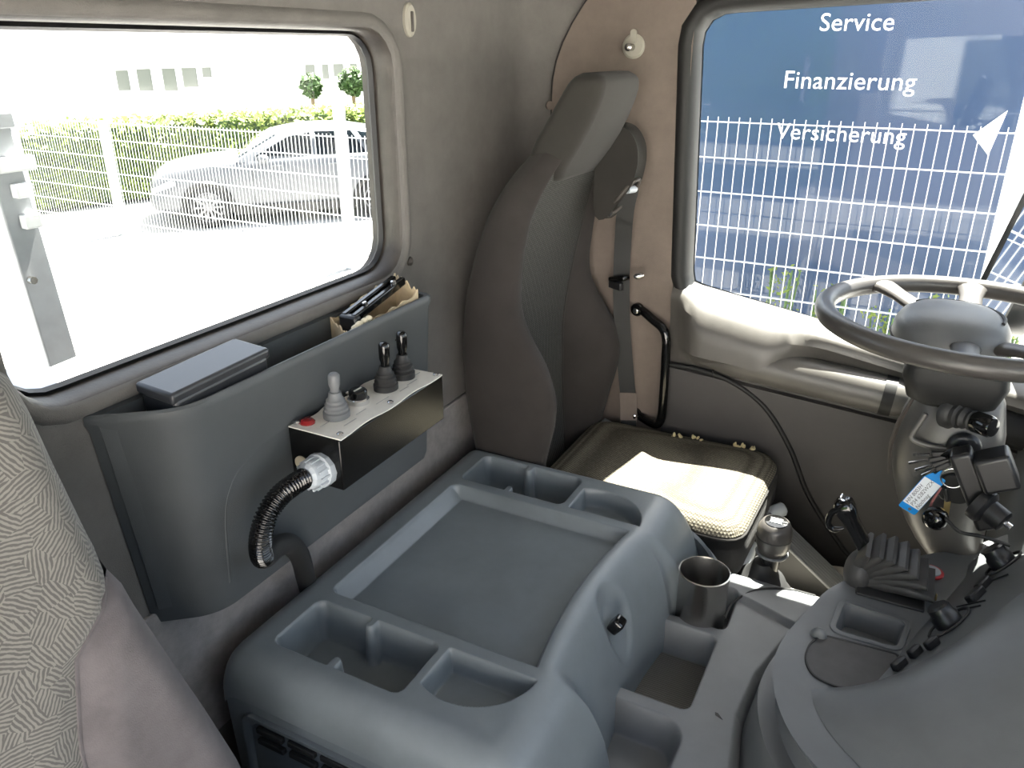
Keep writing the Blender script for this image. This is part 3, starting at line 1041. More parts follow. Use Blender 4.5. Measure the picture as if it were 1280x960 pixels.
for (x, y, w) in ((0.975, 0.880, 0.03), (1.000, 0.845, 0.035), (1.045, 0.855, 0.03), (1.045, 0.915, 0.022), (1.105, 0.850, 0.04), (1.125, 0.915, 0.025), (1.170, 0.845, 0.03), (1.205, 0.850, 0.035), (1.205, 0.918, 0.02), (1.245, 0.865, 0.022)):
    MB().box((x, y, -0.6188), (w, 0.0022, 0.0004)).build('legend_line', 'print_grey', pl, smooth=0)
MB().lathe([(0.014, 0), (0.014, 0.004), (0.010, 0.008), (0.001, 0.009)], (0.968, 0.916, -0.623), (0, 0, 1), 22).build('pilot_lamp', 'red_lens', bx)


def joystick(x, y, gm, bmn, h):
    z = -0.622
    b = MB().lathe([(0.0245, 0), (0.0245, 0.012), (0.0215, 0.014), (0.0225, 0.019), (0.0195, 0.022), (0.0205, 0.027), (0.0170, 0.030), (0.0175, 0.035), (0.0135, 0.038), (0.0110, 0.050)], (x, y, z), (0, 0, 1), 28).build('lever_boot', bmn, bx, smooth=50)
    MB().lathe([(0.0085, 0.046), (0.0080, 0.056), (0.0105, 0.064), (0.0110, h - 0.012), (0.0105, h - 0.004), (0.0070, h)], (x, y, z), (0.02, 0.0, 1), 20).build('lever_grip', gm, b, smooth=50)


joystick(1.012, 0.885, 'rubber_grey', 'rubber_grey', 0.086)
joystick(1.158, 0.880, 'black_gloss', 'rubber_black', 0.098)
joystick(1.226, 0.886, 'black_gloss', 'rubber_black', 0.098)
kb = MB().lathe([(0.021, 0), (0.021, 0.009), (0.0185, 0.011)], (1.082, 0.889, -0.622), (0, 0, 1), 28).build('switch_bezel', 'chrome', bx)
MB().lathe([(0.0175, 0.010), (0.0175, 0.024), (0.015, 0.027)], (1.082, 0.889, -0.622), (0, 0, 1), 28).build('switch_cap', 'black_gloss', kb)
MB().box((1.082, 0.889, -0.5945), (0.022, 0.003, 0.001)).build('switch_mark', 'white_plate', kb)
MB().lathe([(0.014, 0), (0.014, 0.004), (0.010, 0.006)], (0.941, 0.914, -0.690), (-1, 0, 0), 20).build('cream_plug', 'cream', bx)
# cable gland
gl = MB().lathe([(0.032, -0.002), (0.032, 0.016), (0.027, 0.018), (0.027, 0.030), (0.024, 0.044), (0.019, 0.050)], (0.942, 0.866, -0.690), (-1, 0, 0.12), 12).build('cable_gland', 'pale_plastic', bx, smooth=20)
for j in range(14):
    a = 2 * PI * j / 14
    MB().box((0.915, 0.866 + 0.0275 * math.cos(a), -0.688 + 0.0275 * math.sin(a)), (0.022, 0.004, 0.004), Matrix.Rotation(a, 3, 'X')).build('grip_rib', 'pale_plastic', gl)
# side hose
hs_ = thing('corrugated_hose', 'black corrugated cable hose curving from the control box down behind the tunnel', 'hose', (1.0, 0.985, -1.06))
P = spline([(0.915, 0.866, -0.687), (0.874, 0.865, -0.683), (0.831, 0.865, -0.686), (0.799, 0.866, -0.704), (0.784, 0.870, -0.735), (0.786, 0.880, -0.772), (0.806, 0.896, -0.805), (0.850, 0.914, -0.818), (0.905, 0.936, -0.850), (0.952, 0.960, -0.915), (0.985, 0.985, -0.995), (1.002, 0.994, -1.06), (1.008, 1.0, -1.12)], 520)
s_ = 0
rr = []
NC = 255
for i in range(NC):
    if i:
        s_ += (P[i] - P[i - 1]).length
    rr.append(0.0175 + 0.0018 * math.sin(s_ * 2 * PI / 0.0062))
MB().tube(P[:NC], rr, 18).build('corrugated_length', 'black_gloss', hs_, smooth=70)
MB().tube(P[NC - 6::6], 0.0195, 18).build('smooth_length', 'rubber_black', hs_, smooth=70)
# thin wire hanging on the far lever
wi = MB().tube(spline([(1.262, 0.925, -0.560), (1.285, 0.931, -0.555), (1.297, 0.931, -0.585), (1.292, 0.93, -0.63)], 20), 0.0025, 8).build('thin_wire', 'rubber_black')
tag(wi, 'thin black wire looping behind the far lever of the control box', 'wire')

# ------------------------------------------------------------------ driver's seat
SX = 1.905
ds = thing('driver_seat', 'charcoal cloth driver seat with high backrest and built-in headrest', 'seat', (SX, 0.62, -1.5))
LZ = [-1.1925, -1.1102, -0.9972, -0.9046, -0.8327, -0.7504, -0.6785, -0.6168, -0.5551, -0.4626, -0.3804, -0.3187, -0.2724, -0.2416, -0.221]
HW = [0.2313, 0.2467, 0.2549, 0.2591, 0.2611, 0.2611, 0.2611, 0.2611, 0.2591, 0.257, 0.2498, 0.2313, 0.2005, 0.1645, 0.1388]
YR = [0.9612, 0.9766, 0.992, 1.0054, 1.0136, 1.0177, 1.0157, 1.0095, 0.9992, 0.9745, 0.9458, 0.917, 0.8923, 0.8738, 0.8615]
YB = [0.807, 0.7813, 0.7587, 0.736, 0.7299, 0.7556, 0.807, 0.8409, 0.845, 0.8347, 0.8203, 0.7998, 0.7833, 0.7731, 0.7689]
YC = [0.8532, 0.8687, 0.8789, 0.8841, 0.8872, 0.8892, 0.8861, 0.88, 0.8738, 0.8594, 0.8409, 0.8183, 0.7998, 0.7874, 0.7813]
WB = [0.1182, 0.1213, 0.1234, 0.1254, 0.1254, 0.1234, 0.1151, 0.1028, 0.0874, 0.072, 0.0637, 0.0565, 0.0463, 0.0411, 0.036]
NZ = 44
ringsA, ringsC = [], []
for i in range(NZ):
    z = LZ[0] + (LZ[-1] - LZ[0]) * i / (NZ - 1)
    hw, yr, yb, yc, wb = [interp(z, LZ, q) for q in (HW, YR, YB, YC, WB)]
    dpt = yr - yb
    left = [(-hw + 0.045, yr), (-hw + 0.014, yr - 0.010), (-hw, yr - 0.040), (-hw - 0.004, yr - dpt * 0.5), (-hw - 0.001, yb + 0.045), (-hw + 0.006, yb + 0.018), (-hw + 0.022, yb + 0.003), (-hw + wb * 0.48, yb + (yc - yb) * 0.10), (-hw + wb * 0.78, yb + (yc - yb) * 0.55), (-hw + wb, yc)]
    right = [(-x, y) for x, y in left[::-1]]
    ringsA.append([(SX + x, y, z) for x, y in right] + [(SX + 0.08, yr + 0.006, z), (SX, yr + 0.008, z), (SX - 0.08, yr + 0.006, z)] + [(SX + x, y, z) for x, y in left])
    cxs = np.linspace(-hw + wb, hw - wb, 9)
    ringsC.append([(SX + x, yc + 0.004 * math.cos(x / (hw - wb) * PI / 2) - 0.001, z) for x in cxs])
MB().loft(ringsA, closed=False).build('backrest', 'seat_side', ds, smooth=80, sub=1)
MB().loft(ringsC, closed=False).build('centre_panel', 'knit_back', ds, smooth=80, sub=1)
cap = ringsA[-1] + ringsC[-1]
MB().loft([ringsA[-1], [(SX + (p[0] - SX) * 0.9, 0.79 + (p[1] - 0.79) * 0.85, p[2] + 0.006) for p in ringsA[-1]]], cap1=True).build('backrest_top', 'seat_side', ds, smooth=60)
# seam welts between bolsters and panel
for sgn in (-1, 1):
    MB().tube([(r[9][0] if sgn > 0 else r[13][0], 0, 0) and (SX + sgn * abs(ringsC[k][0][0] - SX), ringsC[k][0][1] - 0.001, ringsC[k][0][2]) for k, r in enumerate(ringsA)], 0.0030, 6).build('seam_welt', 'seat_cloth', ds, smooth=60)
# headrest
HZ = [-0.2981, -0.2693, -0.2416, -0.2056, -0.1645, -0.1234, -0.0925, -0.072, -0.0596, -0.0524]
HF = [0.7936, 0.7772, 0.7587, 0.736, 0.7145, 0.697, 0.6877, 0.6867, 0.6949, 0.7093]
HR = [0.8738, 0.8759, 0.8717, 0.8553, 0.8306, 0.807, 0.7895, 0.7772, 0.7659, 0.7504]
HH = [0.1234, 0.1439, 0.1501, 0.1501, 0.148, 0.1449, 0.1419, 0.1378, 0.1295, 0.1131]
rings = []
for i in range(30):
    z = HZ[0] + (HZ[-1] - HZ[0]) * (i / 29)
    f_, r_, h_ = interp(z, HZ, HF), interp(z, HZ, HR), interp(z, HZ, HH)
    rings.append([(SX + x, y, z) for x, y in rrect(-h_, h_, f_, r_, min(0.030, (r_ - f_) * 0.45), 5)])
MB().loft(rings, True, True, True).build('headrest', 'head_cloth', ds, smooth=70)
# shoulder tower that carries the belt outlet
tw = [(0.770, -0.195), (0.730, -0.200), (0.703, -0.235), (0.697, -0.275), (0.706, -0.335), (0.772, -0.425), (0.790, -0.430), (0.798, -0.40), (0.805, -0.24)]
tw = resample(round_poly(tw[::-1], 0.02, 4), 60)
MB().loft([[(x + 0.10 * (z + 0.32), y, z) for y, z in offset2(tw, o_)] for x, o_ in ((2.052, -0.008), (2.062, 0.0), (2.090, 0.0), (2.102, -0.006), (2.107, -0.014))], True, True, True).build('shoulder_tower', 'head_cloth', ds, smooth=60)
# cushion
CZ = [-1.225, -1.210, -1.180, -1.130, -1.098, -1.080, -1.070, -1.065]
CO = [0.020, 0.006, 0.0, 0.000, 0.006, 0.020, 0.045, 0.075]
cring = lambda off, z: [(p[0], p[1], z + 0.02 * (0.45 - p[1]) * (z > -1.15)) for p in offset2(resample(round_poly([(1.668, 0.82), (1.660, 0.240), (2.150, 0.222), (2.160, 0.82)], [0.05, 0.07, 0.10, 0.05], 10), 96), -off)]
rings = [cring(o_, z) for o_, z in zip(CO[:6], CZ[:6])]
for o_, z in zip(CO[6:], CZ[6:]):
    kq = 1 - (o_ - 0.020) / 0.235
    rings.append([(SX + (p[0] - SX) * kq, 0.53 + (p[1] - 0.53) * kq, z + 0.02 * (0.45 - p[1])) for p in rings[5]])
last = rings[-1]
for kq, dz_ in ((0.86, 0.0015), (0.6, 0.0015), (0.3, 0.000), (0.04, -0.001)):
    rings.append([(SX + (p[0] - SX) * kq, 0.53 + (p[1] - 0.53) * kq, p[2] * kq + (-1.0666) * (1 - kq) + dz_) for p in last])
MB().loft(rings[:5], True, True, False).build('cushion_border', 'seat_cloth', ds, smooth=70)
MB().loft(rings[3:], True, False, True).build('cushion', 'knit_seat', ds, smooth=70)
MB().tube(cring(0.0045, -1.104), 0.0035, 6, loop=True).build('cushion_welt', 'seat_cloth', ds, smooth=60)
# torn cover with foam showing
for (x, y, sx_, n) in ((2.095, 0.535, 0.018, 4), (2.110, 0.470, 0.020, 6), (2.125, 0.365, 0.012, 4), (2.120, 0.325, 0.030, 7)):
    for k in range(n):
        MB().ball((x + random.uniform(-1, 1) * 0.008, y + random.uniform(-1, 1) * sx_, -1.068 + random.uniform(-0.003, 0.004)), (random.uniform(.005, .011), random.uniform(.005, .012), random.uniform(.002, .004)), 7, 5, Matrix.Rotation(random.uniform(0, 3), 3, 'X')).build('torn_foam', 'foam', ds, smooth=20)
# pedestal, side lever
MB().loft([[(p[0], p[1], z) for p in rrect(1.70 + o_, 2.12 - o_, 0.30 + o_, 0.88, 0.03, 4)] for o_, z in ((0.02, -1.5), (0.0, -1.40), (0.0, -1.225))], True, True, True).build('pedestal', 'rubber_black', ds, smooth=40)
MB().lathe([(0.012, 0), (0.016, 0.02), (0.020, 0.035), (0.020, 0.062), (0.014, 0.068)], (1.975, 0.240, -1.195), (0.55, -0.65, 0.25), 14).build('adjuster_knob', 'pale_plastic', ds, smooth=50)
MB().box((1.86, 0.250, -1.255), (0.30, 0.03, 0.05)).build('front_cover', 'pale_plastic', ds, bevel=0.01)

# ------------------------------------------------------------------ seat belt
sbt = thing('seat_belt', 'black seat belt hanging from the shoulder outlet beside the driver seat', 'seat belt', (2.11, 0.67, -1.15))


def ribbon(path, w, th, wd=(0.42, -0.90, 0.0)):
    wv = Vector(wd).normalized()
    R = []
    for p in path:
        p = Vector(p)
        nv = wv.cross(Vector((0, 0, 1))).normalized()
        R.append([p + wv * w / 2 + nv * th, p - wv * w / 2 + nv * th, p - wv * w / 2 - nv * th, p + wv * w / 2 - nv * th])
    return MB().loft(R, True, True, True)


bp = spline([(2.080, 0.715, -0.355), (2.096, 0.730, -0.41), (2.140, 0.748, -0.50), (2.150, 0.750, -0.625), (2.155, 0.742, -0.76), (2.158, 0.722, -0.915), (2.160, 0.706, -1.04), (2.158, 0.700, -1.18)], 40)
ribbon(bp, 0.048, 0.0012).build('webbing', 'belt', sbt, smooth=60)
ribbon([bp[31], bp[33], bp[35]], 0.052, 0.004).build('sleeve', 'pillar_cloth', sbt)
bz = []
c0 = Vector((2.072, 0.727, -0.372))
ax1 = Vector((0.03, -0.60, 0.80)).normalized()
ax2 = Vector((0.95, -0.25, -0.15)).normalized()
loopp = [c0 + ax1 * (0.060 * math.sin(a)) + ax2 * (0.024 * math.cos(a)) for a in np.linspace(0, 2 * PI, 36, endpoint=False)]
MB().tube(loopp, 0.0055, 8, loop=True).build('outlet_bezel', 'window_trim', sbt, smooth=60)
MB().tube([c0 + ax2 * 0.020 + ax1 * 0.028, c0 - ax2 * 0.012 + ax1 * 0.022], 0.010, 12).build('guide_roller', 'pale_plastic', sbt)
MB().box(c0 - ax1 * 0.06 - ax2 * 0.014, (0.018, 0.018, 0.018)).build('release_button', 'black_plastic', sbt, bevel=0.004)
cl_ = MB()
cl_.box((2.135, 0.752, -0.620), (0.030, 0.066, 0.016), Matrix.Rotation(-0.42, 3, 'Z') @ Matrix.Rotation(-0.25, 3, 'X')).build('belt_tongue', 'black_gloss', sbt, bevel=0.006, bseg=3)
MB().box((2.128, 0.758, -0.640), (0.016, 0.050, 0.024), Matrix.Rotation(-0.42, 3, 'Z')).build('tongue_grip', 'black_plastic', sbt, bevel=0.004)
MB().lathe([(0.004, 0), (0.009, 0.006), (0.009, 0.022), (0.005, 0.03)], (2.130, 0.705, -0.608), (0.1, -0.9, 0.25), 12).build('tongue_blade', 'chrome', sbt)
MB().box((2.120, 0.778, -1.13), (0.030, 0.030, 0.11), Matrix.Rotation(0.35, 3, 'X')).build('buckle', 'rubber_grey', sbt, bevel=0.006)

# ------------------------------------------------------------------ passenger seat in the foreground
ps = thing('passenger_seat', 'patterned beige passenger seat backrest with plain mauve velour bolster, in the near corner', 'seat', (0.25, 0.85, -1.5))
PZ = [-1.35, -1.20, -1.03, -0.90, -0.78, -0.67, -0.56, -0.45, -0.38, -0.335, -0.305, -0.288, -0.280]
PR = [0.615, 0.622, 0.606, 0.575, 0.543, 0.515, 0.493, 0.478, 0.470, 0.460, 0.436, 0.390, 0.32]
BI = [0.39, 0.385, 0.382, 0.380, 0.388, 0.415, 0.560, 0.60, 0.60, 0.60, 0.60, 0.60, 0.6]


def pseat(z, x):
    xr = interp(z, PZ, PR)
    yb = 0.765 + 0.055 * (z + 1.0) / 0.7
    k = max(0.0, 1 - (xr - x) / 0.055)
    y = yb + 0.050 * k ** 2.4
    bi = interp(z, PZ, BI)
    d = (x - bi)
    if d > 0:
        y -= 0.016 * min(1, d / 0.04)
    y -= 0.010 * math.exp(-((x - bi) / 0.02) ** 2) * -1
    tk = max(0.0, 1 - (-0.280 - z) / 0.05)
    return y + 0.04 * tk ** 2


main_rows, bol_rows, side_rows = [], [], []
for z in np.concatenate([np.linspace(-1.35, -0.40, 50), np.linspace(-0.39, -0.280, 18)]):
    xr = interp(z, PZ, PR)
    bi = min(interp(z, PZ, BI), xr)
    xs = np.linspace(-0.10, bi, 36)
    main_rows.append([(x, pseat(z, x), z) for x in xs])
    if bi < xr - 1e-4:
        xs2 = np.linspace(bi, xr, 20)
        bol_rows.append([(x, pseat(z, x), z) for x in xs2])
    yf_ = pseat(z, xr)
    side_rows.append([(xr, yf_, z), (xr + 0.003, yf_ + 0.02, z), (xr + 0.002, yf_ + 0.06, z), (xr - 0.012, yf_ + 0.09, z), (xr - 0.05, yf_ + 0.105, z), (-0.10, yf_ + 0.105, z)])
MB().loft(main_rows, closed=False).build('backrest', 'hatch_cloth', ps, smooth=80)
MB().loft(bol_rows, closed=False).build('side_bolster', 'velour', ps, smooth=80)
MB().loft(side_rows, closed=False).build('backrest_shell', 'velour', ps, smooth=70)
MB().tube([r[0] for r in bol_rows], 0.003, 6).build('seam_welt', 'velour', ps, smooth=60)
MB().loft([[(p[0], p[1], z) for p in rrect(-0.08 + o_, 0.56 - o_, 0.33 + o_, 0.80, 0.06, 5)] for o_, z in ((0.0, -1.22), (0.0, -1.12), (0.02, -1.09), (0.05, -1.08))], True, True, True).build('cushion', 'hatch_cloth', ps, smooth=60)
MB().box((0.25, 0.58, -1.36), (0.44, 0.40, 0.28)).build('pedestal', 'rubber_black', ps, bevel=0.02)

# ------------------------------------------------------------------ steering wheel and column
WC = Vector((1.85, -0.130, -0.530))
sw = thing('steering_wheel', 'large dark grey four-spoke steering wheel lying almost flat', 'steering wheel', (WC.x, WC.y, -0.62))
NR = 72
MB().tube([WC + Vector((0.287 * math.cos(a), 0.287 * math.sin(a), 0)) for a in np.linspace(0, 2 * PI, NR, endpoint=False)], 0.0215, 16, loop=True).build('rim', 'wheel_plastic', sw, smooth=80)
for a in (42, -2, 222, 178):
    a = math.radians(a)
    d = Vector((math.cos(a), math.sin(a), 0))
    s = Vector((-d.y, d.x, 0))
    rings = []
    for t, w, h, dz in ((0.075, 0.034, 0.016, -0.035), (0.14, 0.026, 0.013, -0.018), (0.21, 0.024, 0.012, -0.006), (0.255, 0.030, 0.014, 0.0), (0.285, 0.040, 0.016, 0.0)):
        c = WC + d * t + Vector((0, 0, dz))
        rings.append([c + s * (w * math.cos(q)) + Vector((0, 0, h * math.sin(q))) for q in np.linspace(0, 2 * PI, 14, endpoint=False)])
    MB().loft(rings, True, True, True).build('spoke', 'wheel_plastic', sw, smooth=70)
HC = Vector((1.850, -0.100, -0.565))
rings = []
for r, z in ((0.070, -0.045), (0.105, -0.040), (0.120, -0.020), (0.124, 0.000), (0.120, 0.022), (0.108, 0.040), (0.085, 0.053), (0.05, 0.060), (0.01, 0.062)):
    rings.append([HC + Vector((r * 1.0 * math.copysign(abs(math.cos(a)) ** 0.85, math.cos(a)), r * 0.92 * math.copysign(abs(math.sin(a)) ** 0.85, math.sin(a)), z)) for a in np.linspace(0, 2 * PI, 40, endpoint=False)])
MB().loft(rings, True, True, True).build('hub_pad', 'dash_plastic', sw, smooth=60)
MB().tube([HC + Vector((0.1015 * math.cos(a), 0.094 * math.sin(a), 0.046)) for a in np.linspace(-1.9, 0.9, 30)], 0.004, 6).build('hub_seam', 'rubber_black', sw, smooth=60)
MB().tube([HC + Vector((0.123 * math.cos(a), 0.113 * math.sin(a), -0.006)) for a in np.linspace(0, 2 * PI, 48, endpoint=False)], 0.005, 6, loop=True).build('hub_groove', 'rubber_black', sw, smooth=60)

sc1 = thing('steering_column', 'dark grey steering column cowl with stalk and ignition lock', 'steering column', (1.86, -0.2, -1.5))
# upper pod under the wheel
MB().loft([[(1.85 + x, -0.125 + y, z) for x, y in rrect(-w, w, -d, d, 0.03, 5)] for w, d, z in ((0.075, 0.065, -0.705), (0.095, 0.085, -0.690), (0.110, 0.100, -0.640), (0.105, 0.095, -0.612))], True, True, True).build('upper_pod', 'door_frame', sc1, smooth=40)
CZL = [-0.680, -0.70, -0.77, -0.83, -0.89, -0.95, -1.01, -1.06, -1.10, -1.2, -1.5]
CYL = [-0.075, -0.062, -0.042, -0.036, -0.042, -0.060, -0.088, -0.120, -0.155, -0.19, -0.22]
CYR = [-0.215, -0.235, -0.250, -0.255, -0.256, -0.258, -0.260, -0.262, -0.265, -0.27, -0.28]
CXH = [0.06, 0.09, 0.115, 0.12, 0.12, 0.115, 0.105, 0.09, 0.075, 0.06, 0.05]
rings = []
for z in np.concatenate([np.linspace(-1.5, -1.12, 6), np.linspace(-1.10, -0.68, 30)]):
    yl, yr, xh = interp(z, CZL, CYL), interp(z, CZL, CYR), interp(z, CZL, CXH)
    cy, hy = (yl + yr) / 2, (yl - yr) / 2
    ring = []
    for a in np.linspace(0, 2 * PI, 40, endpoint=False):
        ca, sa = math.cos(a), math.sin(a)
        ring.append((1.87 + xh * math.copysign(abs(ca) ** 0.75, ca), cy + hy * math.copysign(abs(sa) ** 0.75, sa), z))
    rings.append(ring)
MB().loft(rings, True, True, True).build('cowl', 'door_trim', sc1, smooth=60)
edge = [(1.805, interp(z, CZL, CYL) + 0.004, z) for z in np.linspace(-0.665, -0.90, 20)]
MB().tube(edge, [0.002 + 0.0035 * math.sin(PI * i / 19) for i in range(20)], 6).build('cowl_edge', 'window_trim', sc1)
# moulded fold on the cowl flank
MB().tube(spline([(1.752, -0.085, -0.715), (1.750, -0.075, -0.745), (1.748, -0.068, -0.775), (1.747, -0.10, -0.785), (1.748, -0.15, -0.785)], 24), 0.006, 8).build('cowl_fold', 'door_trim', sc1, smooth=70)
# stalk
a0, d0 = Vector((1.775, -0.125, -0.712)), Vector((-0.62, -0.78, 0.08)).normalized()
MB().lathe([(0.034, 0), (0.034, 0.012), (0.026, 0.020), (0.027, 0.03), (0.021, 0.034), (0.024, 0.042), (0.018, 0.05), (0.022, 0.058), (0.017, 0.064)], a0, d0, 22).build('stalk_boot', 'rubber_black', sc1, smooth=50)
MB().lathe([(0.020, 0.062), (0.0225, 0.066), (0.0225, 0.098), (0.019, 0.104), (0.006, 0.106)], a0, d0, 22).build('stalk_knob', 'black_gloss', sc1, smooth=50)
# ignition lock
MB().lathe([(0.034, 0), (0.032, 0.008), (0.026, 0.012)], (1.752, -0.168, -0.776), (-1, -0.1, 0), 24).build('ignition_ring', 'black_plastic', sc1, smooth=50)
MB().loft([[(1.752 + d, -0.172 + y, -0.872 + z) for y, z in rrect(-0.035, 0.035, -0.034, 0.034, 0.028, 6)] for d in (0.01, -0.012)], True, True, True).build('lock_cover', 'door_frame', sc1, bevel=0.003)

# bunch of keys
kb_ = thing('key_bunch', 'bunch of keys on a split ring hanging from the ignition lock', 'keys', (1.735, -0.16, -0.90))
for k, (a, l, m_) in enumerate(((158, 0.085, 'black_plastic'), (165, 0.095, 'black_plastic'), (172, 0.085, 'chrome'), (150, 0.075, 'black_gloss'))):
    ang_ = math.radians(14 + 9 * k)
    o_ = Vector((1.722 - 0.004 * k, -0.155, -0.780 - 0.004 * k))
    d = Vector((-0.05, math.cos(ang_), -math.sin(ang_))).normalized()
    kk = MB().bar(o_ + d * 0.01, o_ + d * l * 0.55, 0.012, 0.008, (1, 0, 0)).build('key_head', 'black_plastic' if k != 4 else 'brass', kb_, bevel=0.003)
    MB().bar(o_ + d * l * 0.5, o_ + d * (l * 0.95), 0.0060, 0.0022, (1, 0, 0.3)).build('key_blade', 'steel' if k != 4 else 'brass', kk)
MB().bar((1.715, -0.165, -0.765), (1.720, -0.135, -0.800), 0.030, 0.012, (1, 0, 0)).build('key_fob', 'black_gloss', kb_, bevel=0.005)
MB().tube([(1.712, -0.158 + 0.022 * math.cos(a), -0.833 + 0.022 * math.sin(a)) for a in np.linspace(0, 2 * PI, 30, endpoint=False)], 0.0018, 8, loop=True).build('split_ring', 'chrome', kb_, smooth=70)
MB().bar((1.715, -0.150, -0.86), (1.715, -0.160, -0.892), 0.010, 0.006, (1, 0, 0)).build('key_head', 'black_plastic', kb_, bevel=0.003)
kk = MB().bar((1.715, -0.160, -0.890), (1.715, -0.164, -0.940), 0.012, 0.0022, (1, 0, 0)).build('key_blade', 'brass', kb_)
MB().tube([(1.711, -0.142, -0.86), (1.710, -0.132, -0.895), (1.710, -0.128, -0.93)], 0.0025, 6).build('red_cord', 'red_thread', kb_)

tg = thing('key_tag', 'bright blue key tag with a handwritten white paper insert', 'key tag', (1.716, -0.108, -0.93))
tc_ = Vector((1.716, -0.110, -0.884))
tu = Vector((0, -0.40, 0.917)).normalized()
tv = Vector((0, 0.917, 0.40)).normalized()
tn = tu.cross(tv)
out = rrect(-0.056, 0.052, -0.0195, 0.0195, 0.004, 3)
MB().prism(out, tc_, tu, tv, -tn, 0.003).build('holder', 'tag_blue', tg, bevel=0.001)
MB().prism([(-0.040, -0.0185), (0.036, -0.0185), (0.036, 0.0185), (-0.040, 0.0185)], tc_ + tn * 0.0004, tu, tv, tn, 0.0003).build('paper_insert', 'tag_paper', tg, smooth=0)
MB().prism([(0.050, -0.006), (0.066, -0.003), (0.066, 0.003), (0.050, 0.006)], tc_, tu, tv, -tn, 0.003).build('eyelet_tab', 'tag_blue', tg, smooth=0)
MB().lathe([(0.0035, 0), (0.0035, 0.0006)], tc_ + tu * -0.048 - tv * 0.003, tn, 12).build('hole', 'ink', tg)
for k, s in enumerate(('HN 8003H', 'P34 6282WZX', 'Nothnag')):
    put_text('handwriting', s, 0.0118, tc_ + tn * 0.0009 + tv * (0.011 - 0.0115 * k) + tu * (-0.038), tu, tv, 'ink', tg, 0.0001, shear=0.25, align='LEFT')

# black holder clamped beside the column
hd = thing('device_holder', 'black plastic device holder with a round knob clamped beside the column', 'holder', (1.66, -0.21, -0.95))
R_ = Matrix.Rotation(math.radians(-28), 3, 'X')
MB().box((1.665, -0.195, -0.822), (0.050, 0.042, 0.175), R_).build('back_plate', 'black_plastic', hd, bevel=0.008, bseg=3)
MB().box((1.650, -0.222, -0.765), (0.062, 0.065, 0.075), R_).build('clamp_head', 'black_plastic', hd, bevel=0.008, bseg=3)
MB().lathe([(0.036, 0), (0.036, 0.018), (0.030, 0.024), (0.024, 0.026), (0.023, 0.058), (0.018, 0.062)], (1.648, -0.205, -0.842), (-0.45, -0.83, -0.30), 24).build('knob', 'black_plastic', hd, smooth=40)
MB().lathe([(0.006, 0), (0.006, 0.012)], (1.620, -0.257, -0.862), (-0.45, -0.83, -0.30), 10).build('screw_tip', 'chrome', hd)
MB().tube(spline([(1.665, -0.16, -0.905), (1.668, -0.19, -0.93), (1.66, -0.23, -0.925), (1.65, -0.28, -0.925)], 20), 0.004, 8).build('cable', 'rubber_black', hd)
MB().lathe([(0.022, 0), (0.026, 0.016), (0.020, 0.032), (0.010, 0.036)], (1.700, -0.150, -0.925), (-0.8, 0.45, 0.2), 16).build('foot_screw', 'black_gloss', hd, smooth=50)
MB().bar((1.74, -0.21, -0.86), (1.80, -0.21, -0.86), 0.03, 0.03).build('bracket', 'black_plastic', hd)

# ------------------------------------------------------------------ dashboard
da = thing('dashboard', 'dark grey moulded dashboard wing with shelf, tray and control panel', 'dashboard', (1.4, -0.4, -1.5))
SH = -1.050
rim = [(1.64, -0.070), (1.56, -0.020), (1.50, 0.016), (1.42, 0.038), (1.35, 0.060), (1.29, 0.072), (1.235, 0.074), (1.18, 0.062), (1.13, 0.042), (1.085, 0.014), (1.04, -0.035), (0.98, -0.12), (0.90, -0.30), (0.80, -0.60), (2.10, -0.60), (1.92, -0.34), (1.80, -0.245), (1.72, -0.150)]
rim = rim[::-1]
rimr = resample(round_poly(rim, 0.03, 4), 160)
to = round_poly([(1.385, -0.106), (1.470, -0.118), (1.480, -0.004), (1.385, 0.004)], [0.014] * 4, 5)


def ray_on(poly, c, a):
    """where a ray from c at angle a leaves an outline"""
    d = Vector((math.cos(a), math.sin(a)))
    best = None
    for k in range(len(poly)):
        p, q = Vector(poly[k - 1]), Vector(poly[k])
        e = q - p
        den = d.x * e.y - d.y * e.x
        if abs(den) < 1e-12:
            continue
        w_ = p - c
        t = (w_.x * e.y - w_.y * e.x) / den
        u = (w_.x * d.y - w_.y * d.x) / den
        if t > 0 and -1e-6 <= u <= 1 + 1e-6 and (best is None or t > best):
            best = t
    return tuple(c + d * best)


tcen = Vector((1.43, -0.055))
srf = offset2(rimr, -0.022)
hole_ = [ray_on(to, tcen, math.atan2(p[1] - tcen.y, p[0] - tcen.x)) for p in srf]
hin = lambda k: [(tcen.x + (p[0] - tcen.x) * k, tcen.y + (p[1] - tcen.y) * k) for p in hole_]
shelf_rings = [[(x, y, z) for x, y in offset2(rimr, o_)] for o_, z in ((-0.030, SH - 0.075), (-0.008, SH - 0.070), (0.0, SH - 0.058), (0.001, SH - 0.030), (-0.003, SH - 0.012), (-0.012, SH - 0.002), (-0.022, SH))]
shelf_rings += [[(x, y, SH) for x, y in hin(1.0)], [(x, y, SH - 0.004) for x, y in hin(0.96)], [(x, y, SH - 0.050) for x, y in hin(0.88)]]
MB().loft(shelf_rings, True, True, True).build('shelf', 'dash_plastic', da, smooth=50)
MB().tube([(x, y, SH - 0.036) for x, y in offset2(rimr, 0.0005)], 0.003, 6, loop=True).build('rim_bead', 'dash_plastic', da, smooth=60)
MB().loft([[(x, y, z) for x, y in offset2(rimr, o_)] for o_, z in ((-0.10, -1.5), (-0.060, -1.25), (-0.040, SH - 0.07))], True, True, True).build('lower_body', 'dash_plastic', da, smooth=50)
MB().lathe([(0.010, 0), (0.010, 0.003), (0.006, 0.005)], (1.100, -0.030, -1.165), (-0.72, 0.69, 0.15), 14).build('screw_cap', 'pale_plastic', da)
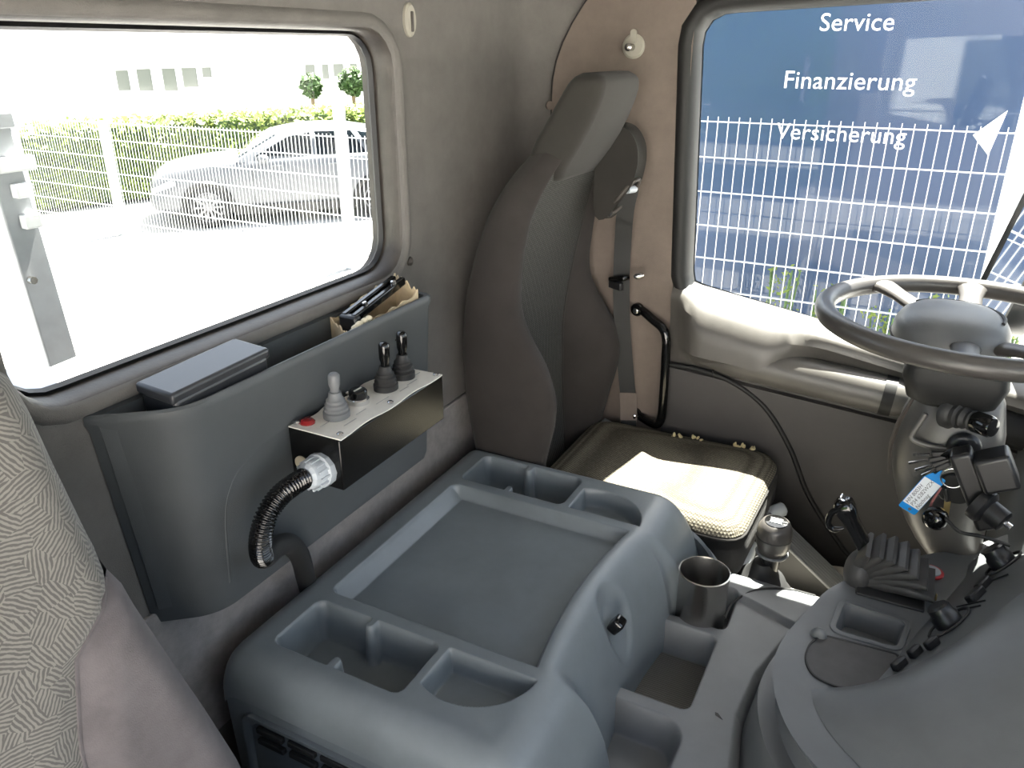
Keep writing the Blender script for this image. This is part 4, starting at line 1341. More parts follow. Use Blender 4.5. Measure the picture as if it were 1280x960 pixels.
# raised passenger-side hood with the control panel on its driver side
toe = [(1.20, 0.022), (1.165, 0.012), (1.115, -0.018), (1.06, -0.075), (0.98, -0.18), (0.92, -0.34), (0.86, -0.58)]
rdg = [(1.262, -0.090, -1.044), (1.290, -0.130, -1.020), (1.335, -0.180, -0.985), (1.385, -0.230, -0.942), (1.440, -0.280, -0.900), (1.52, -0.36, -0.84), (1.62, -0.56, -0.76)]
foot = [(1.272, -0.078), (1.345, -0.105), (1.45, -0.140), (1.56, -0.180), (1.68, -0.222), (1.80, -0.27), (1.95, -0.56)]
N = 30
tt = spline([(a, b, SH + 0.001) for a, b in toe], N)
rr_ = spline(rdg, N)
ff = spline([(a, b, SH + 0.001) for a, b in foot], N)
hood, panel = [], []
for i in range(N):
    row = []
    for k in range(17):
        t = k / 16
        p = tt[i].lerp(rr_[i], t)
        h = rr_[i].z - SH
        p.z = SH + 0.001 + h * (1 - (1 - t) ** 2.0) ** 0.85
        row.append(p)
    hood.append(row)
    panel.append([rr_[i], rr_[i].lerp(ff[i], 0.04) + Vector((0, 0, -0.004)), rr_[i].lerp(ff[i], 0.5), rr_[i].lerp(ff[i], 0.95), ff[i]])
MB().loft(hood, closed=False).build('hood', 'dash_plastic', da, smooth=70)
MB().loft(panel, closed=False).build('control_panel', 'dash_plastic', da, smooth=30)


def on_panel(t, s):
    """point and frame on the control panel: t along it, s from ridge to foot"""
    f = t * (N - 1)
    i = min(int(f), N - 2)
    k = f - i
    a = rr_[i].lerp(rr_[i + 1], k)
    b = ff[i].lerp(ff[i + 1], k)
    p = a.lerp(b, s)
    al = (rr_[i + 1].lerp(ff[i + 1], s) - rr_[i].lerp(ff[i], s)).normalized()
    ac_ = (b - a).normalized()
    n = al.cross(ac_)
    if n.z < 0:
        n = -n
    n.normalize()
    ac_ = n.cross(al).normalized()
    return p, al, ac_, n


def oval_dial(t, s, ra, rb):
    p, al, ac_, n = on_panel(t, s)
    d_ = MB().tube([p + al * (ra * math.cos(a)) + ac_ * (rb * math.sin(a)) + n * 0.002 for a in np.linspace(0, 2 * PI, 32, endpoint=False)], 0.0028, 6, loop=True)
    b = d_.build('dial_ring', 'rubber_black', da, smooth=60)
    MB().lathe([(0.026, 0), (0.026, 0.018), (0.022, 0.024), (0.022, 0.036), (0.018, 0.040)], p, n, 22).build('dial_knob', 'black_plastic', b, smooth=40)
    for q in (-1, 1):
        MB().ball(p - al * (ra + 0.014) + ac_ * (0.008 * q) + n * 0.001, 0.003, 8, 6).build('dial_mark', 'sign_white', b)


oval_dial(0.44, 0.52, 0.052, 0.030)
oval_dial(0.78, 0.55, 0.048, 0.026)
for (t, s, l, w) in ((0.16, 0.55, 0.034, 0.014), (0.25, 0.5, 0.030, 0.015), (0.32, 0.35, 0.03, 0.013), (0.60, 0.50, 0.045, 0.020), (0.66, 0.55, 0.040, 0.018)):
    p, al, ac_, n = on_panel(t, s)
    R_ = Matrix((al, ac_, n)).transposed()
    MB().box(p + n * 0.006, (l, w, 0.018), R_).build('rocker_switch', 'black_plastic', da, bevel=0.004)
for t in (0.53, 0.56, 0.70):
    p, al, ac_, n = on_panel(t, 0.5)
    MB().bar(p - ac_ * 0.035 + n * 0.001, p + ac_ * 0.035 + n * 0.001, 0.003, 0.003).build('panel_joint', 'rubber_black', da)

# mat and tray let into the shelf
mo = round_poly([(1.280, -0.095), (1.365, -0.112), (1.362, -0.060), (1.356, 0.020), (1.325, 0.040), (1.28, 0.044), (1.235, 0.026), (1.225, -0.03)], [0.02, 0.012, 0.02, 0.008, 0.03, 0.03, 0.03, 0.05], 6)
MB().loft([[(x, y, z) for x, y in offset2(mo, o_)] for o_, z in ((0.004, SH - 0.002), (0.003, SH + 0.0035), (0.0, SH + 0.0035), (-0.001, SH + 0.001))]).build('mat_edge', 'rubber_black', da, smooth=30)
MB().prism(offset2(mo, -0.0005), (0, 0, SH + 0.0005), (1, 0, 0), (0, 1, 0), (0, 0, 1), 0.0012).build('rubber_mat', 'gaiter', da, smooth=0)
MB().ball((1.352, 0.030, SH + 0.002), (0.010, 0.016, 0.018), 12, 8).build('mat_clip', 'dash_plastic', da)
MB().loft([[(x, y, z) for x, y in offset2(to, o_)] for o_, z in ((0.012, SH - 0.002), (0.011, SH + 0.003), (0.008, SH + 0.004), (0.001, SH + 0.0035), (0.0, SH - 0.002))]).build('tray_rim', 'dash_plastic', da, smooth=45)
rb = MB().lathe([(0.026, 0), (0.026, 0.004), (0.021, 0.005)], (1.676, -0.158, SH), (0, 0, 1), 28).build('warning_ring', 'red_ring', da)
MB().lathe([(0.020, 0.004), (0.019, 0.007), (0.001, 0.009)], (1.676, -0.158, SH), (0, 0, 1), 24).build('warning_face', 'pale_plastic', rb)
# upper dash beyond the column
MB().loft([[(1.50, y, z), (2.185, y, z)] for y, z in ((-0.31, -1.5), (-0.31, -1.10), (-0.33, -0.92), (-0.37, -0.80), (-0.44, -0.76), (-0.60, -0.64), (-0.75, -0.62), (-0.96, -0.66))], closed=False).build('upper_dash', 'dash_plastic', da, smooth=50)
ip = MB().box((2.02, -0.335, -0.742), (0.24, 0.10, 0.020), Matrix.Rotation(0.85, 3, 'X')).build('switch_bank', 'rubber_grey', da, bevel=0.006)
R_ = Matrix.Rotation(0.85, 3, 'X')
for i in range(4):
    for j in range(3):
        MB().box(Vector((1.935 + 0.056 * i, -0.335, -0.742)) + R_ @ Vector((0, -0.03 + 0.03 * j, 0.012)), (0.046, 0.024, 0.012), R_).build('rocker_switch', 'rubber_grey', ip, bevel=0.005)

# ------------------------------------------------------------------ parking brake lever with pleated gaiter
pb = thing('brake_lever', 'black paddle lever rising from a pleated dark gaiter on the dashboard shelf', 'lever', (1.57, -0.08, SH))
piv = Vector((1.585, -0.020, SH + 0.004))
for k in range(7):
    t = k / 6
    th = math.radians(84 - 74 * t ** 0.9)
    d_ = Vector((0.0, -math.cos(th), math.sin(th)))
    n_ = Vector((0.0, math.sin(th), math.cos(th)))
    Lk = 0.085 + 0.060 * t
    rings = []
    for q in range(9):
        u = q / 8
        hw_ = 0.030 + 0.030 * u - 0.010 * (1 - t)
        hh_ = 0.010 * math.sin(PI * min(1, 0.25 + 0.75 * u)) ** 0.8 + 0.0045
        c = piv + d_ * (Lk * u) + n_ * (0.006 * math.sin(PI * u)) + Vector((random.uniform(-.001, .001), 0, 0))
        rings.append([c + Vector((1, 0, 0)) * x + n_ * y for x, y in rrect(-hw_, hw_, -hh_, hh_, hh_ * 0.9, 3)])
    MB().loft(rings, True, True, True).build('gaiter_pleat', 'gaiter', pb, smooth=60)
MB().ball(piv + Vector((0, 0, 0.012)), (0.045, 0.032, 0.050), 18, 12).build('gaiter_root', 'gaiter', pb, smooth=70)
MB().box((1.575, -0.085, SH + 0.003), (0.110, 0.130, 0.006)).build('base_plate', 'rubber_black', pb, bevel=0.003)
for k in range(2):
    MB().tube([(1.540 + 0.03 * k + 0.006 * math.cos(a), -0.172 + 0.004 * k, SH + 0.012 + 0.006 * math.sin(a)) for a in np.linspace(0, 2 * PI, 14, endpoint=False)], 0.0018, 6, loop=True).build('wire_clip', 'brass', pb)
hp = [(Vector((1.600, -0.038, -1.010)), 0.020, 0.016), (Vector((1.600, -0.026, -0.985)), 0.018, 0.015), (Vector((1.602, -0.004, -0.955)), 0.016, 0.014), (Vector((1.603, 0.016, -0.925)), 0.016, 0.015), (Vector((1.604, 0.030, -0.903)), 0.020, 0.021), (Vector((1.604, 0.038, -0.888)), 0.019, 0.019), (Vector((1.604, 0.042, -0.880)), 0.010, 0.010)]
rings = []
for i, (c, w, d) in enumerate(hp):
    t = (hp[min(i + 1, 6)][0] - hp[max(i - 1, 0)][0]).normalized()
    s = Vector((1, 0, 0))
    u_ = t.cross(s).normalized()
    rings.append([c + s * x + u_ * y for x, y in rrect(-w, w, -d, d, min(w, d) * 0.5, 4)])
MB().loft(rings, True, True, True).build('handle', 'black_gloss', pb, smooth=50)
MB().tube(spline([(1.590, 0.040, -0.895), (1.592, 0.056, -0.915), (1.592, 0.058, -0.94), (1.594, 0.046, -0.952), (1.596, 0.026, -0.945)], 20), [0.007] * 16 + [0.006, 0.005, 0.004, 0.003], 10).build('finger_hook', 'black_gloss', pb, smooth=60)
MB().box((1.604, 0.040, -0.878), (0.024, 0.014, 0.008), Matrix.Rotation(0.5, 3, 'X')).build('lock_button', 'chrome', pb, bevel=0.003)

# ------------------------------------------------------------------ gear lever
gz = thing('gear_lever', 'grey ball-topped gear lever with shift pattern and rubber boot beside the driver seat', 'gear lever', (1.745, 0.18, -1.30))
K = (1.742, 0.178, -1.148)
MB().lathe([(0.026, 0), (0.034, 0.006), (0.041, 0.030), (0.0425, 0.050), (0.0425, 0.056), (0.040, 0.076), (0.033, 0.090), (0.024, 0.093)], K, (-0.04, 0.0, 1), 30).build('knob', 'wheel_plastic', gz, smooth=50)
MB().lathe([(0.0432, 0.050), (0.0432, 0.053)], K, (-0.04, 0, 1), 30).build('knob_band', 'rubber_black', gz, smooth=50)
em = MB().lathe([(0.028, 0.090), (0.027, 0.094), (0.001, 0.0955)], K, (-0.04, 0, 1), 26).build('pattern_cap', 'black_gloss', gz, smooth=50)
for i in (-1, 0, 1):
    MB().box((K[0] - 0.004 + 0.009 * i, K[1], K[2] + 0.0955), (0.0022, 0.028, 0.001)).build('pattern_line', 'sign_white', em)
MB().box((K[0] - 0.004, K[1], K[2] + 0.0955), (0.022, 0.0022, 0.001)).build('pattern_line', 'sign_white', em)
MB().tube([(K[0] + 0.036 * math.cos(a), K[1] + 0.036 * math.sin(a), K[2] + 0.002) for a in np.linspace(0, 2 * PI, 26, endpoint=False)], 0.004, 8, loop=True).build('collar', 'rubber_grey', gz, smooth=60)
MB().lathe([(0.020, 0), (0.022, 0.04), (0.022, 0.06)], (K[0], K[1], K[2] - 0.06), (0, 0, 1), 18).build('shaft', 'black_plastic', gz)
MB().lathe([(0.085, 0), (0.082, 0.025), (0.066, 0.045), (0.056, 0.066), (0.045, 0.072), (0.030, 0.098), (0.024, 0.11)], (K[0] - 0.005, K[1] + 0.015, -1.285), (0, 0, 1), 22).build('boot', 'rubber_black', gz, smooth=50)
MB().tube([(1.70, 0.118, -1.215), (1.688, 0.108, -1.235)], 0.009, 10).build('peg', 'cream', gz)

# pale insulating floor cover round the lever, sunlit
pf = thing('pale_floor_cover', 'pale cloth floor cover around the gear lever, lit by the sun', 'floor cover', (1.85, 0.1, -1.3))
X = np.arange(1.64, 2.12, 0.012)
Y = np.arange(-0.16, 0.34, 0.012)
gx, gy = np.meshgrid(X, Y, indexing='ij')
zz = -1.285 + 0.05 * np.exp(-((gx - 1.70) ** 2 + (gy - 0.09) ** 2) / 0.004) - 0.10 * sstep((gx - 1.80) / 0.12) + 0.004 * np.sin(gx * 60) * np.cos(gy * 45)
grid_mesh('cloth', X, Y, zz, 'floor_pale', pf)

# ribbed rubber bellows running from the seat down to the floor
rbm = thing('ribbed_rubber_strip', 'long ribbed black rubber strip sloping from driver seat to footwell', 'rubber strip', (1.97, 0.1, -1.42))
A_, B_ = Vector((1.955, 0.265, -1.150)), Vector((1.955, -0.045, -1.385))
d = (B_ - A_).normalized()
sd = Vector((1, 0, 0))
un = sd.cross(d).normalized()
if un.z < 0:
    un = -un
MB().loft([[A_ + d * s + sd * x - un * q for x, q in ((-0.05, 0.0), (0.05, 0.0), (0.06, 0.10), (-0.06, 0.10))] for s in (0, (B_ - A_).length)], True, True, True).build('core', 'rubber_black', rbm)
for i in range(8):
    x = -0.046 + 0.013 * i
    MB().tube([A_ + d * 0.002 + sd * x + un * 0.001, B_ + sd * x + un * 0.001], 0.0050, 8).build('rib', 'rubber_grey', rbm, smooth=60)
MB().box(A_ + Vector((-0.03, -0.01, 0.01)), (0.09, 0.035, 0.035)).build('end_cap', 'pale_plastic', rbm, bevel=0.01)

# ------------------------------------------------------------------ the yard outside
GZ = -2.7
gd = MB().box((5, 8, GZ - 0.1), (120, 120, 0.2)).build('ground', 'ground')
gd['kind'] = 'structure'
gd['label'] = 'sunlit pale concrete yard'


def wire_fence(name, label, x, y0, y1, z0, z1, dy, dz, rw, posts, mat_='fence_white', pr=0.03, ptop=None):
    f = thing(name, label, 'fence', (x, (y0 + y1) / 2, GZ))
    mb = MB()
    y = y0
    while y <= y1:
        mb.bar((x, y, z0), (x, y, z1 + 0.03), rw, rw, (0, 1, 0))
        y += dy
    o = mb.build('upright_wires', mat_, f, smooth=0, kind='stuff')
    z = z1
    while z > z0:
        m2 = MB()
        for s in (-1, 1):
            m2.bar((x + s * rw, y0, z), (x + s * rw, y1, z), rw * 1.3, rw * 1.3)
        m2.build('cross_wire', mat_, f, smooth=0)
        z -= dz
    for k, py in enumerate(posts):
        MB().box((x + 0.04, py, (GZ + (ptop[k] if ptop else z1 + 0.05)) / 2), (pr * 2, pr * 2, (ptop[k] if ptop else z1 + 0.05) - GZ)).build('post', mat_, f, bevel=0.004)
    return f


wire_fence('mesh_fence', 'white wire mesh fence close outside the driver window', 5.2, -2.3, 2.6, GZ + 0.05, -0.425, 0.0655, 0.2165, 0.0056, (-2.25, 2.55))
wire_fence('mesh_fence', 'white wire mesh fence with square posts in front of the parked silver car', 8.1, 5.5, 15.2, GZ + 0.04, -1.02, 0.0655, 0.245, 0.0075, (6.62, 11.08, 13.3), pr=0.055, ptop=(-0.6, -1.0, -1.0))

# big blue sign board
sg = thing('sign_board', 'tall glossy blue sign board listing services in white lettering behind the fence', 'sign', (6.06, 0.595, GZ))
MB().box((6.06, 0.595, -0.55), (0.12, 2.05, 4.3)).build('board', 'sign_blue', sg, bevel=0.006)
for (s, z, w) in (('Service', 0.150, 0.445), ('Finanzierung', -0.205, 0.815), ('Versicherung', -0.540, 0.83)):
    me = text_mesh(s, 0.2, 0, 0.0, 1.02)
    ww = max(v.co.x for v in me.vertices) - min(v.co.x for v in me.vertices)
    bpy.data.meshes.remove(me)
    put_text('lettering', s, 0.2 * w / ww, (5.998, 0.595, z), (0, -1, 0), (0, 0, 1), 'sign_white', sg, 0.001, spacing=1.02)
MB().prism([(0, 0), (0.16, 0.155), (0.11, -0.12)], (5.9985, -0.20, -0.51), (0, -1, 0), (0, 0, 1), (-1, 0, 0), 0.002).build('arrow_head', 'sign_white', sg, smooth=0)
MB().box((6.06, 0.595, 1.63), (0.14, 2.09, 0.06)).build('top_cap', 'galv', sg)
# white posts to the right of the board and the taller mesh behind
pp = thing('white_post', 'white square post standing right of the blue sign board', 'post', (6.6, -0.62, GZ))
MB().box((6.6, -0.62, -0.5), (0.10, 0.10, 4.4)).build('shaft', 'fence_white', pp, bevel=0.006)
MB().box((6.6, -0.62, 1.72), (0.13, 0.13, 0.04)).build('cap', 'galv', pp, bevel=0.005)

# pylon seen only in the side mirror
py = thing('advertising_pylon', 'blue dealer pylon with white crest band, reflected in the side mirror', 'sign', (8.6, 4.0, GZ))
pu = Vector((0.58, -0.81, 0)).normalized()
pn = Vector((-0.81, -0.58, 0)).normalized()
pc = Vector((8.6, 4.0, -0.9))
MB().prism([(-0.9, -1.8), (0.9, -1.8), (0.9, 2.2), (-0.9, 2.2)], pc, pu, (0, 0, 1), -pn, 0.15).build('panel', 'sign_blue', py)
MB().prism([(-0.9, 1.5), (0.9, 1.5), (0.9, 2.2), (-0.9, 2.2)], pc + pn * 0.002, pu, (0, 0, 1), pn, 0.004).build('white_band', 'sign_white', py)
put_text('lettering', 'SCANIA', 0.42, pc + pn * 0.004 + Vector((0, 0, 1.1)), pu, (0, 0, 1), 'sign_white', py, 0.001)
for k in range(4):
    MB().prism([(-0.9, 0), (0.9, 0), (0.9, 0.02), (-0.9, 0.02)], pc + pn * 0.002 + Vector((0, 0, 0.7 - 0.55 * k)), pu, (0, 0, 1), pn, 0.004).build('rule_line', 'sign_white', py)

# side mirror
sm = thing('side_mirror', 'exterior side mirror in a black housing outside the driver window', 'mirror', (2.52, -0.30, -0.72))
mc = Vector((2.50, -0.262, -0.47))
mn = Vector((-0.24, 0.95, 0.20)).normalized()
mu = Vector((0, 0, 1)) - mn * mn.z
mu.normalize()
mr_ = mu.cross(mn).normalized()
mo_ = rrect(-0.125, 0.125, -0.24, 0.24, 0.045, 6)
tilt = lambda o_, d: [mc + mr_ * (x + 0.05 * y) + mu * y + mn * d for x, y in offset2(mo_, o_)]
MB().loft([tilt(-0.03, -0.10), tilt(0.006, -0.06), tilt(0.012, -0.01), tilt(0.012, 0.008), tilt(0.004, 0.010), tilt(0.0, 0.002)], True, True, False).build('housing', 'black_plastic', sm, smooth=50)
MB().loft([tilt(0.001, -0.002), tilt(0.001, 0.002)], True, True, True).build('mirror_glass', 'mirror_glass', sm, smooth=20)
for z in (0.20, -0.20):
    MB().bar(mc + Vector((-0.02, -0.05, z)), (2.28, -0.50, -0.47 + z * 1.1), 0.025, 0.025).build('arm', 'black_plastic', sm)

# silver car
car = thing('parked_car', 'silver hatchback parked behind the mesh fence, nose to the left', 'car', (10.35, 9.1, GZ))
cf = Vector((-0.732, 0.681, 0)).normalized()
cr = Vector((-cf.y, cf.x, 0))          # away from the cab
if cr.dot(Vector((1, 1, 0))) < 0:
    cr = -cr
fwp = Vector((9.15, 10.25, GZ))      # near front wheel, on the ground
WBASE = 2.75


def cp(l, s, h):
    """l forward of the front axle, s across (0 near flank), h height"""
    return fwp + cf * l + cr * (s + 0.0) + Vector((0, 0, h))


WID = 1.85
# body as lofted cross sections from nose to tail: (l, belt height, roof/hood height, inset of top, low edge)
secs = [(0.88, 0.45, 0.62, 0.25, 0.30), (0.80, 0.55, 0.78, 0.12, 0.22), (0.60, 0.66, 0.90, 0.06, 0.20), (0.30, 0.72, 0.97, 0.04, 0.20), (0.0, 0.78, 1.00, 0.04, 0.20), (-0.40, 0.84, 1.04, 0.04, 0.20), (-0.60, 0.88, 1.07, 0.04, 0.20),
        (-1.2, 0.92, 1.08, 0.03, 0.20), (-2.0, 0.95, 1.10, 0.03, 0.20), (-2.75, 0.98, 1.12, 0.04, 0.22), (-3.2, 0.98, 1.10, 0.08, 0.26), (-3.5, 0.85, 1.02, 0.20, 0.34)]
rings = []
for (l, b, t, ins, lo) in secs:
    e = 0.10 * max(0, (l - 0.3)) ** 2 * 3 + 0.06 * max(0, -l - 2.9)
    rings.append([cp(l, e + 0.05, lo), cp(l, e, lo + 0.10), cp(l, e - 0.02, (b + lo) / 2), cp(l, e + 0.01, b), cp(l, e + ins + 0.02, t - 0.03), cp(l, e + ins + 0.14, t), cp(l, WID / 2, t + 0.02),
                  cp(l, WID - e - ins - 0.14, t), cp(l, WID - e - ins - 0.02, t - 0.03), cp(l, WID - e - 0.01, b), cp(l, WID - e + 0.02, (b + lo) / 2), cp(l, WID - e, lo + 0.10), cp(l, WID - e - 0.05, lo)])
MB().loft(rings, True, True, True).build('body', 'car_silver', car, smooth=60, sub=1)
# cabin: glasshouse and roof
gh_ = [(-0.50, 1.03, 0.10), (-1.25, 1.42, 0.26), (-1.7, 1.50, 0.28), (-2.4, 1.50, 0.28), (-3.0, 1.40, 0.27), (-3.45, 1.12, 0.16)]
rings = [[cp(l, 0.06, 1.0), cp(l, 0.08 + (h - 1.0) * 0.42, h - 0.03), cp(l, 0.16 + (h - 1.0) * 0.42, h), cp(l, WID / 2, h + 0.02), cp(l, WID - 0.16 - (h - 1.0) * 0.42, h), cp(l, WID - 0.08 - (h - 1.0) * 0.42, h - 0.03), cp(l, WID - 0.06, 1.0)] for l, h, i_ in gh_]
MB().loft(rings, False, False, False).build('roof', 'car_silver', car, smooth=50)


def flank(poly, out, name, m):
    P0 = [cp(l, 0.06 + (h - 1.0) * 0.42 - out, h) for l, h in poly]
    P1 = [p + cr * 0.02 for p in P0]
    return MB().loft([P0, P1], True, True, True).build(name, m, car, smooth=0)


flank([(-0.80, 1.08), (-1.36, 1.36), (-1.72, 1.42), (-1.72, 1.08)], 0.008, 'side_window', 'car_glass')
flank([(-1.80, 1.08), (-1.80, 1.43), (-2.40, 1.43), (-2.62, 1.08)], 0.008, 'side_window', 'car_glass')
flank([(-2.70, 1.10), (-2.50, 1.42), (-2.85, 1.36), (-3.15, 1.14)], 0.008, 'side_window', 'car_glass')
MB().loft([[cp(-0.56, s, 1.075) + Vector((0, 0, 0.012)) for s in np.linspace(0.20, WID - 0.20, 6)], [cp(-1.20, s, 1.40 + 0.02 * math.sin(PI * (s - 0.3) / (WID - 0.6))) + Vector((0, 0, 0.012)) for s in np.linspace(0.32, WID - 0.32, 6)]], closed=False).build('windscreen', 'car_glass', car)
MB().ball(cp(-0.92, -0.10, 1.06), (0.10, 0.10, 0.07), 12, 8).build('door_mirror', 'car_silver', car)
flank([(0.48, 0.80), (0.80, 0.68), (0.78, 0.62), (0.44, 0.72)], -0.02 + 0.10, 'headlamp', 'lamp_lens')
for l in (-1.05, -1.95):
    MB().bar(cp(l, -0.02, 0.93), cp(l - 0.18, -0.02, 0.935), 0.03, 0.02).build('door_grip', 'car_silver', car)
for l in (-0.72, -1.76, -2.7):
    MB().bar(cp(l, -0.012, 0.35), cp(l - 0.03, 0.004, 0.95), 0.006, 0.006).build('door_gap', 'rubber_black', car)
MB().bar(cp(-0.38, -0.012, 0.26), cp(-2.36, -0.012, 0.26), 0.04, 0.14).build('sill_trim', 'rubber_black', car)
for l in (0.0, -WBASE):
    for s, o_ in ((-0.045, -1), (WID - 0.155, 1)):
        c = cp(l, s + (0.0 if o_ < 0 else 0.2), 0.335)
        MB().tube([c + cf * (0.375 * math.cos(a)) + Vector((0, 0, 0.375 * math.sin(a))) - cr * o_ * 0.03 for a in np.linspace(-0.25, PI + 0.25, 24)], 0.045, 8).build('wheel_arch', 'rubber_black', car, smooth=60)
        w = MB().lathe([(0.20, -0.20), (0.30, -0.20), (0.335, -0.17), (0.335, -0.03), (0.30, 0.0), (0.24, 0.005), (0.235, -0.03), (0.10, -0.05)], c, cr * o_, 32).build('wheel', 'tyre', car, smooth=40)
        rm = MB().lathe([(0.225, -0.045), (0.236, 0.0), (0.222, 0.004), (0.212, -0.03)], c, cr * o_, 32, False, False).build('rim', 'alloy', w, smooth=40)
        for k in range(10):
            a = 2 * PI * k / 10
            d_ = cf * math.cos(a) + Vector((0, 0, math.sin(a)))
            MB().bar(c + d_ * 0.03, c + d_ * 0.225, 0.032, 0.018, cr).build('spoke', 'alloy', w)
        MB().lathe([(0.05, -0.03), (0.05, 0.002), (0.03, 0.008)], c, cr * o_, 16).build('hub_cap', 'alloy', w)


def leaves(mb, n, fn, size):
    for _ in range(n):
        c, nrm = fn()
        c = Vector(c)
        d_ = Vector((random.gauss(0, 1), random.gauss(0, 1), random.gauss(0, 1))).normalized()
        e = d_.orthogonal().normalized()
        s = size * random.uniform(0.6, 1.3)
        mb.add([c - d_ * s, c + e * s * 0.45, c + d_ * s, c - e * s * 0.45], [(0, 1, 2, 3)])


def hedge(name, label, a, b, w, z1, n, m='leaf'):
    h = thing(name, label, 'hedge', ((a[0] + b[0]) / 2, (a[1] + b[1]) / 2, GZ))
    a, b = Vector((*a, 0)), Vector((*b, 0))
    d = (b - a)
    L_ = d.length
    d.normalize()
    s = Vector((-d.y, d.x, 0))
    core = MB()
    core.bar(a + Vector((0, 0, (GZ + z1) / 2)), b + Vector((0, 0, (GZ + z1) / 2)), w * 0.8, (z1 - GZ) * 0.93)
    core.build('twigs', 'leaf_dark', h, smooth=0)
    mb = MB()

    def fn():
        t = random.uniform(0, L_)
        if random.random() < 0.25:
            q, z = random.uniform(-w / 2, w / 2), z1 + random.gauss(0, 0.05)
        else:
            q = random.choice((-1, 1)) * (w / 2 + random.gauss(0, 0.05))
            z = random.uniform(GZ + 0.05, z1)
        p = a + d * t + s * q
        return (p.x, p.y, z), None
    leaves(mb, n, fn, 0.075)
    mb.build('leaves', m, h, smooth=0, kind='stuff')
    return h


hedge('clipped_hedge', 'long clipped yellow-green hedge running behind the parked silver car', (8.6, 14.3), (17.0, 11.4), 0.8, -1.30, 16000)
hedge('clipped_hedge', 'short green hedge at the far left beyond the galvanised post', (3.4, 13.0), (7.6, 13.6), 0.8, -1.25, 5000)


def bush(label, x, y, z0, r, n, m):
    b = thing('round_bush', label, 'bush', (x, y, GZ))
    MB().tube([(x, y, GZ), (x, y, z0)], 0.08, 8).build('stem', 'twig', b)
    MB().ball((x, y, z0), r * 0.8, 12, 8).build('crown_core', 'leaf_dark', b)
    mb = MB()

    def fn():
        d_ = Vector((random.gauss(0, 1), random.gauss(0, 1), random.gauss(0, 1))).normalized() * r * random.uniform(0.75, 1.05)
        return (x + d_.x, y + d_.y, z0 + d_.z), None
    leaves(mb, n, fn, 0.14)
    mb.build('leaves', m, b, smooth=0, kind='stuff')


bush('dark green ball bush, leftmost of three before the white building', 25.3, 21.8, -1.35, 0.42, 500, 'leaf_dark')
bush('dark green ball bush, middle of three before the white building', 27.2, 21.3, -1.25, 0.55, 600, 'leaf_dark')
bush('light green ball bush, rightmost of three before the white building', 29.0, 20.3, -1.20, 0.55, 600, 'leaf')
bn = MB().lathe([(0.45, 0), (0.5, 1.0), (0.52, 1.05), (0.35, 1.2)], (19.6, 13.6, GZ), (0, 0, 1), 20).build('green_bin', 'green_bin')
tag(bn, 'dark green bin beyond the hedge, at the window edge', 'bin')
MB().lathe([(0.40, 1.18), (0.36, 1.26), (0.1, 1.3)], (19.6, 13.6, GZ), (0, 0, 1), 20).build('lid', 'fence_white', bn)
# weeds at the foot of the near fence
for i, (y, h) in enumerate(((1.15, 0.55), (0.75, 0.80), (0.45, 0.70), (0.10, 0.60), (-0.25, 0.75), (-0.60, 1.3))):
    wdl = ('small weed at the near fence foot, leftmost', 'pale flowering weed at the near fence foot, second from left', 'weed clump at the near fence foot, third from left', 'weed behind the steering wheel at the near fence foot, fourth from left', 'weed at the near fence foot, fifth from left', 'tall yellow-green shrub at the near fence foot beside the mirror')[i]
    t_ = thing('fence_weed', wdl, 'weed', (5.45, y, GZ), 'weeds along the near fence')
    ht = GZ + 0.55 + h
    mb = MB()
    for k in range(7):
        a = random.uniform(0, 6.28)
        mb.tube([(5.45, y, GZ), (5.45 + 0.05 * math.cos(a), y + 0.05 * math.sin(a), (GZ + ht) / 2), (5.45 + 0.11 * math.cos(a), y + 0.11 * math.sin(a), ht - 0.1 * random.random())], 0.006, 5)
    mb.build('stems', 'leaf_dark', t_, smooth=0)
    mb = MB()
    leaves(mb, 240, lambda: ((5.45 + random.gauss(0, 0.06), y + random.gauss(0, 0.06), random.uniform(GZ + 0.3, ht)), None), 0.022)
    mb.build('leaves', 'leaf', t_, smooth=0, kind='stuff')

# white building far behind, with windows
bd = thing('white_building', 'long white building far beyond the hedge with a row of dark windows', 'building', (22, 27, GZ))
MB().box((24, 29, 2.0), (44, 4, 9.4)).build('wall', 'white_wall', bd)
for (x, w, z0, z1) in ((21.0, 0.55, -1.45, -0.75), (21.95, 0.65, -1.5, -0.72), (23.1, 0.65, -1.55, -0.72), (24.1, 0.75, -1.45, -0.72), (25.0, 0.5, -1.1, -0.72), (31.3, 0.7, -1.3, -0.72), (32.4, 0.5, -1.4, -0.72), (33.4, 0.8, -1.3, -0.72), (34.6, 0.6, -1.3, -0.72), (35.6, 0.6, -1.3, -0.72)):
    wn_ = MB().loft([[(x + a, 26.99 - d_, z) for a, z in ((-w / 2 - o_, z0 - o_), (w / 2 + o_, z0 - o_), (w / 2 + o_, z1 + o_), (-w / 2 - o_, z1 + o_))] for o_, d_ in ((0.06, -0.02), (0.06, 0.03), (0.0, 0.03), (0.0, -0.02))]).build('window_frame', 'fence_white', bd, smooth=0)
    MB().box((x, 27.0, (z0 + z1) / 2), (w, 0.03, z1 - z0)).build('window_pane', 'win_dark', wn_)

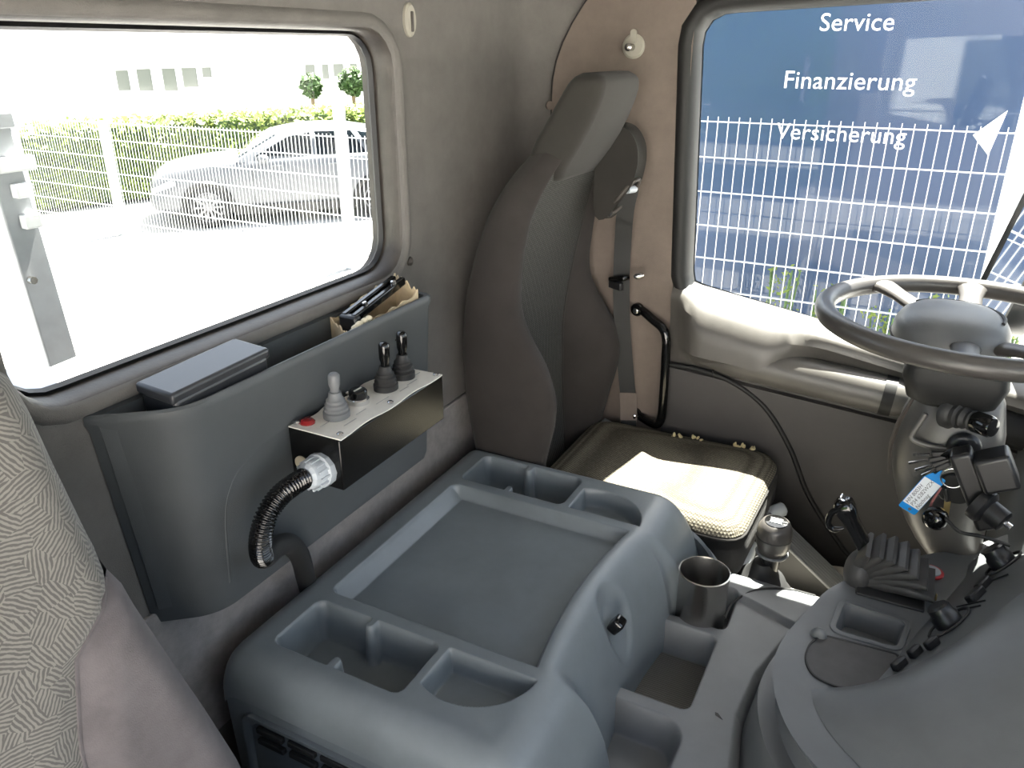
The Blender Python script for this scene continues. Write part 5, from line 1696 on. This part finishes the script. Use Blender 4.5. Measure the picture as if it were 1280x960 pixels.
# outside stairs at the far left
sr = thing('outdoor_stairs', 'pale outdoor metal stairs with railing at the far left', 'stairs', (10.5, 19.0, GZ))
for k in range(14):
    MB().box((9.5 + 0.30 * k, 19.5, 0.15 - 0.20 * k), (0.34, 1.2, 0.05)).build('step', 'galv', sr)
for s in (18.85, 20.15):
    MB().bar((9.3, s, 0.20), (13.6, s, -2.66), 0.06, 0.24).build('stringer', 'fence_white', sr)
MB().bar((9.3, 18.85, 1.15), (13.6, 18.85, -1.70), 0.05, 0.05).build('handrail', 'galv', sr)
MB().bar((9.3, 18.85, 0.70), (13.6, 18.85, -2.15), 0.035, 0.035).build('mid_rail', 'galv', sr)
for k in range(5):
    MB().bar((9.4 + k, 18.85, 0.14 - 0.663 * k), (9.4 + k, 18.85, 1.08 - 0.663 * k), 0.04, 0.04, (0, 1, 0)).build('baluster', 'galv', sr)

# galvanised post on the truck body just behind the cab
gp = thing('galvanised_post', 'galvanised steel post with white brackets just behind the cab window', 'post', (0.94, 1.62, -0.62))
MB().bar((0.928, 1.60, -0.115), (0.955, 1.60, -0.62), 0.065, 0.050, (0, 1, 0)).build('shaft', 'galv', gp, bevel=0.004)
MB().box((0.916, 1.60, -0.125), (0.10, 0.07, 0.03)).build('head', 'galv', gp, bevel=0.004)
for z in (-0.205, -0.255, -0.315):
    MB().box((0.945 - 0.05 * (z + 0.2), 1.565, z), (0.075 if z > -0.22 else 0.035, 0.02, 0.028)).build('bracket', 'fence_white', gp, bevel=0.003)
MB().lathe([(0.008, 0), (0.008, 0.012)], (0.925, 1.572, -0.43), (0, -1, 0), 8).build('bolt', 'steel', gp)
dk = MB().box((1.07, 3.3, -1.62), (2.3, 4.0, 0.10)).build('truck_deck', 'cab_paint')
tag(dk, 'dark truck bed behind the cab', 'truck bed')

# unseen white hall, added so the glossy sign board has something bright to reflect
hl = thing('added_hall', 'unseen white hall, added on the passenger side for the sign board to reflect', 'building', (-14, 0, GZ))
MB().box((-15, -9.3, 0.5), (3, 21, 6.4)).build('wall', 'white_wall', hl)
for k in range(5):
    MB().box((-13.49, -17 + 4 * k, -0.6), (0.04, 1.6, 1.6)).build('window_pane', 'win_dark', hl)
hedge('added_hedge', 'unseen tall dark hedge, added on the passenger side for the sign board to reflect', (-14.0, 1.6), (-14.0, 16.0), 1.6, 1.6, 5000, 'leaf_dark')  # unseen hedge, added to keep the left part of the sign's reflection dark
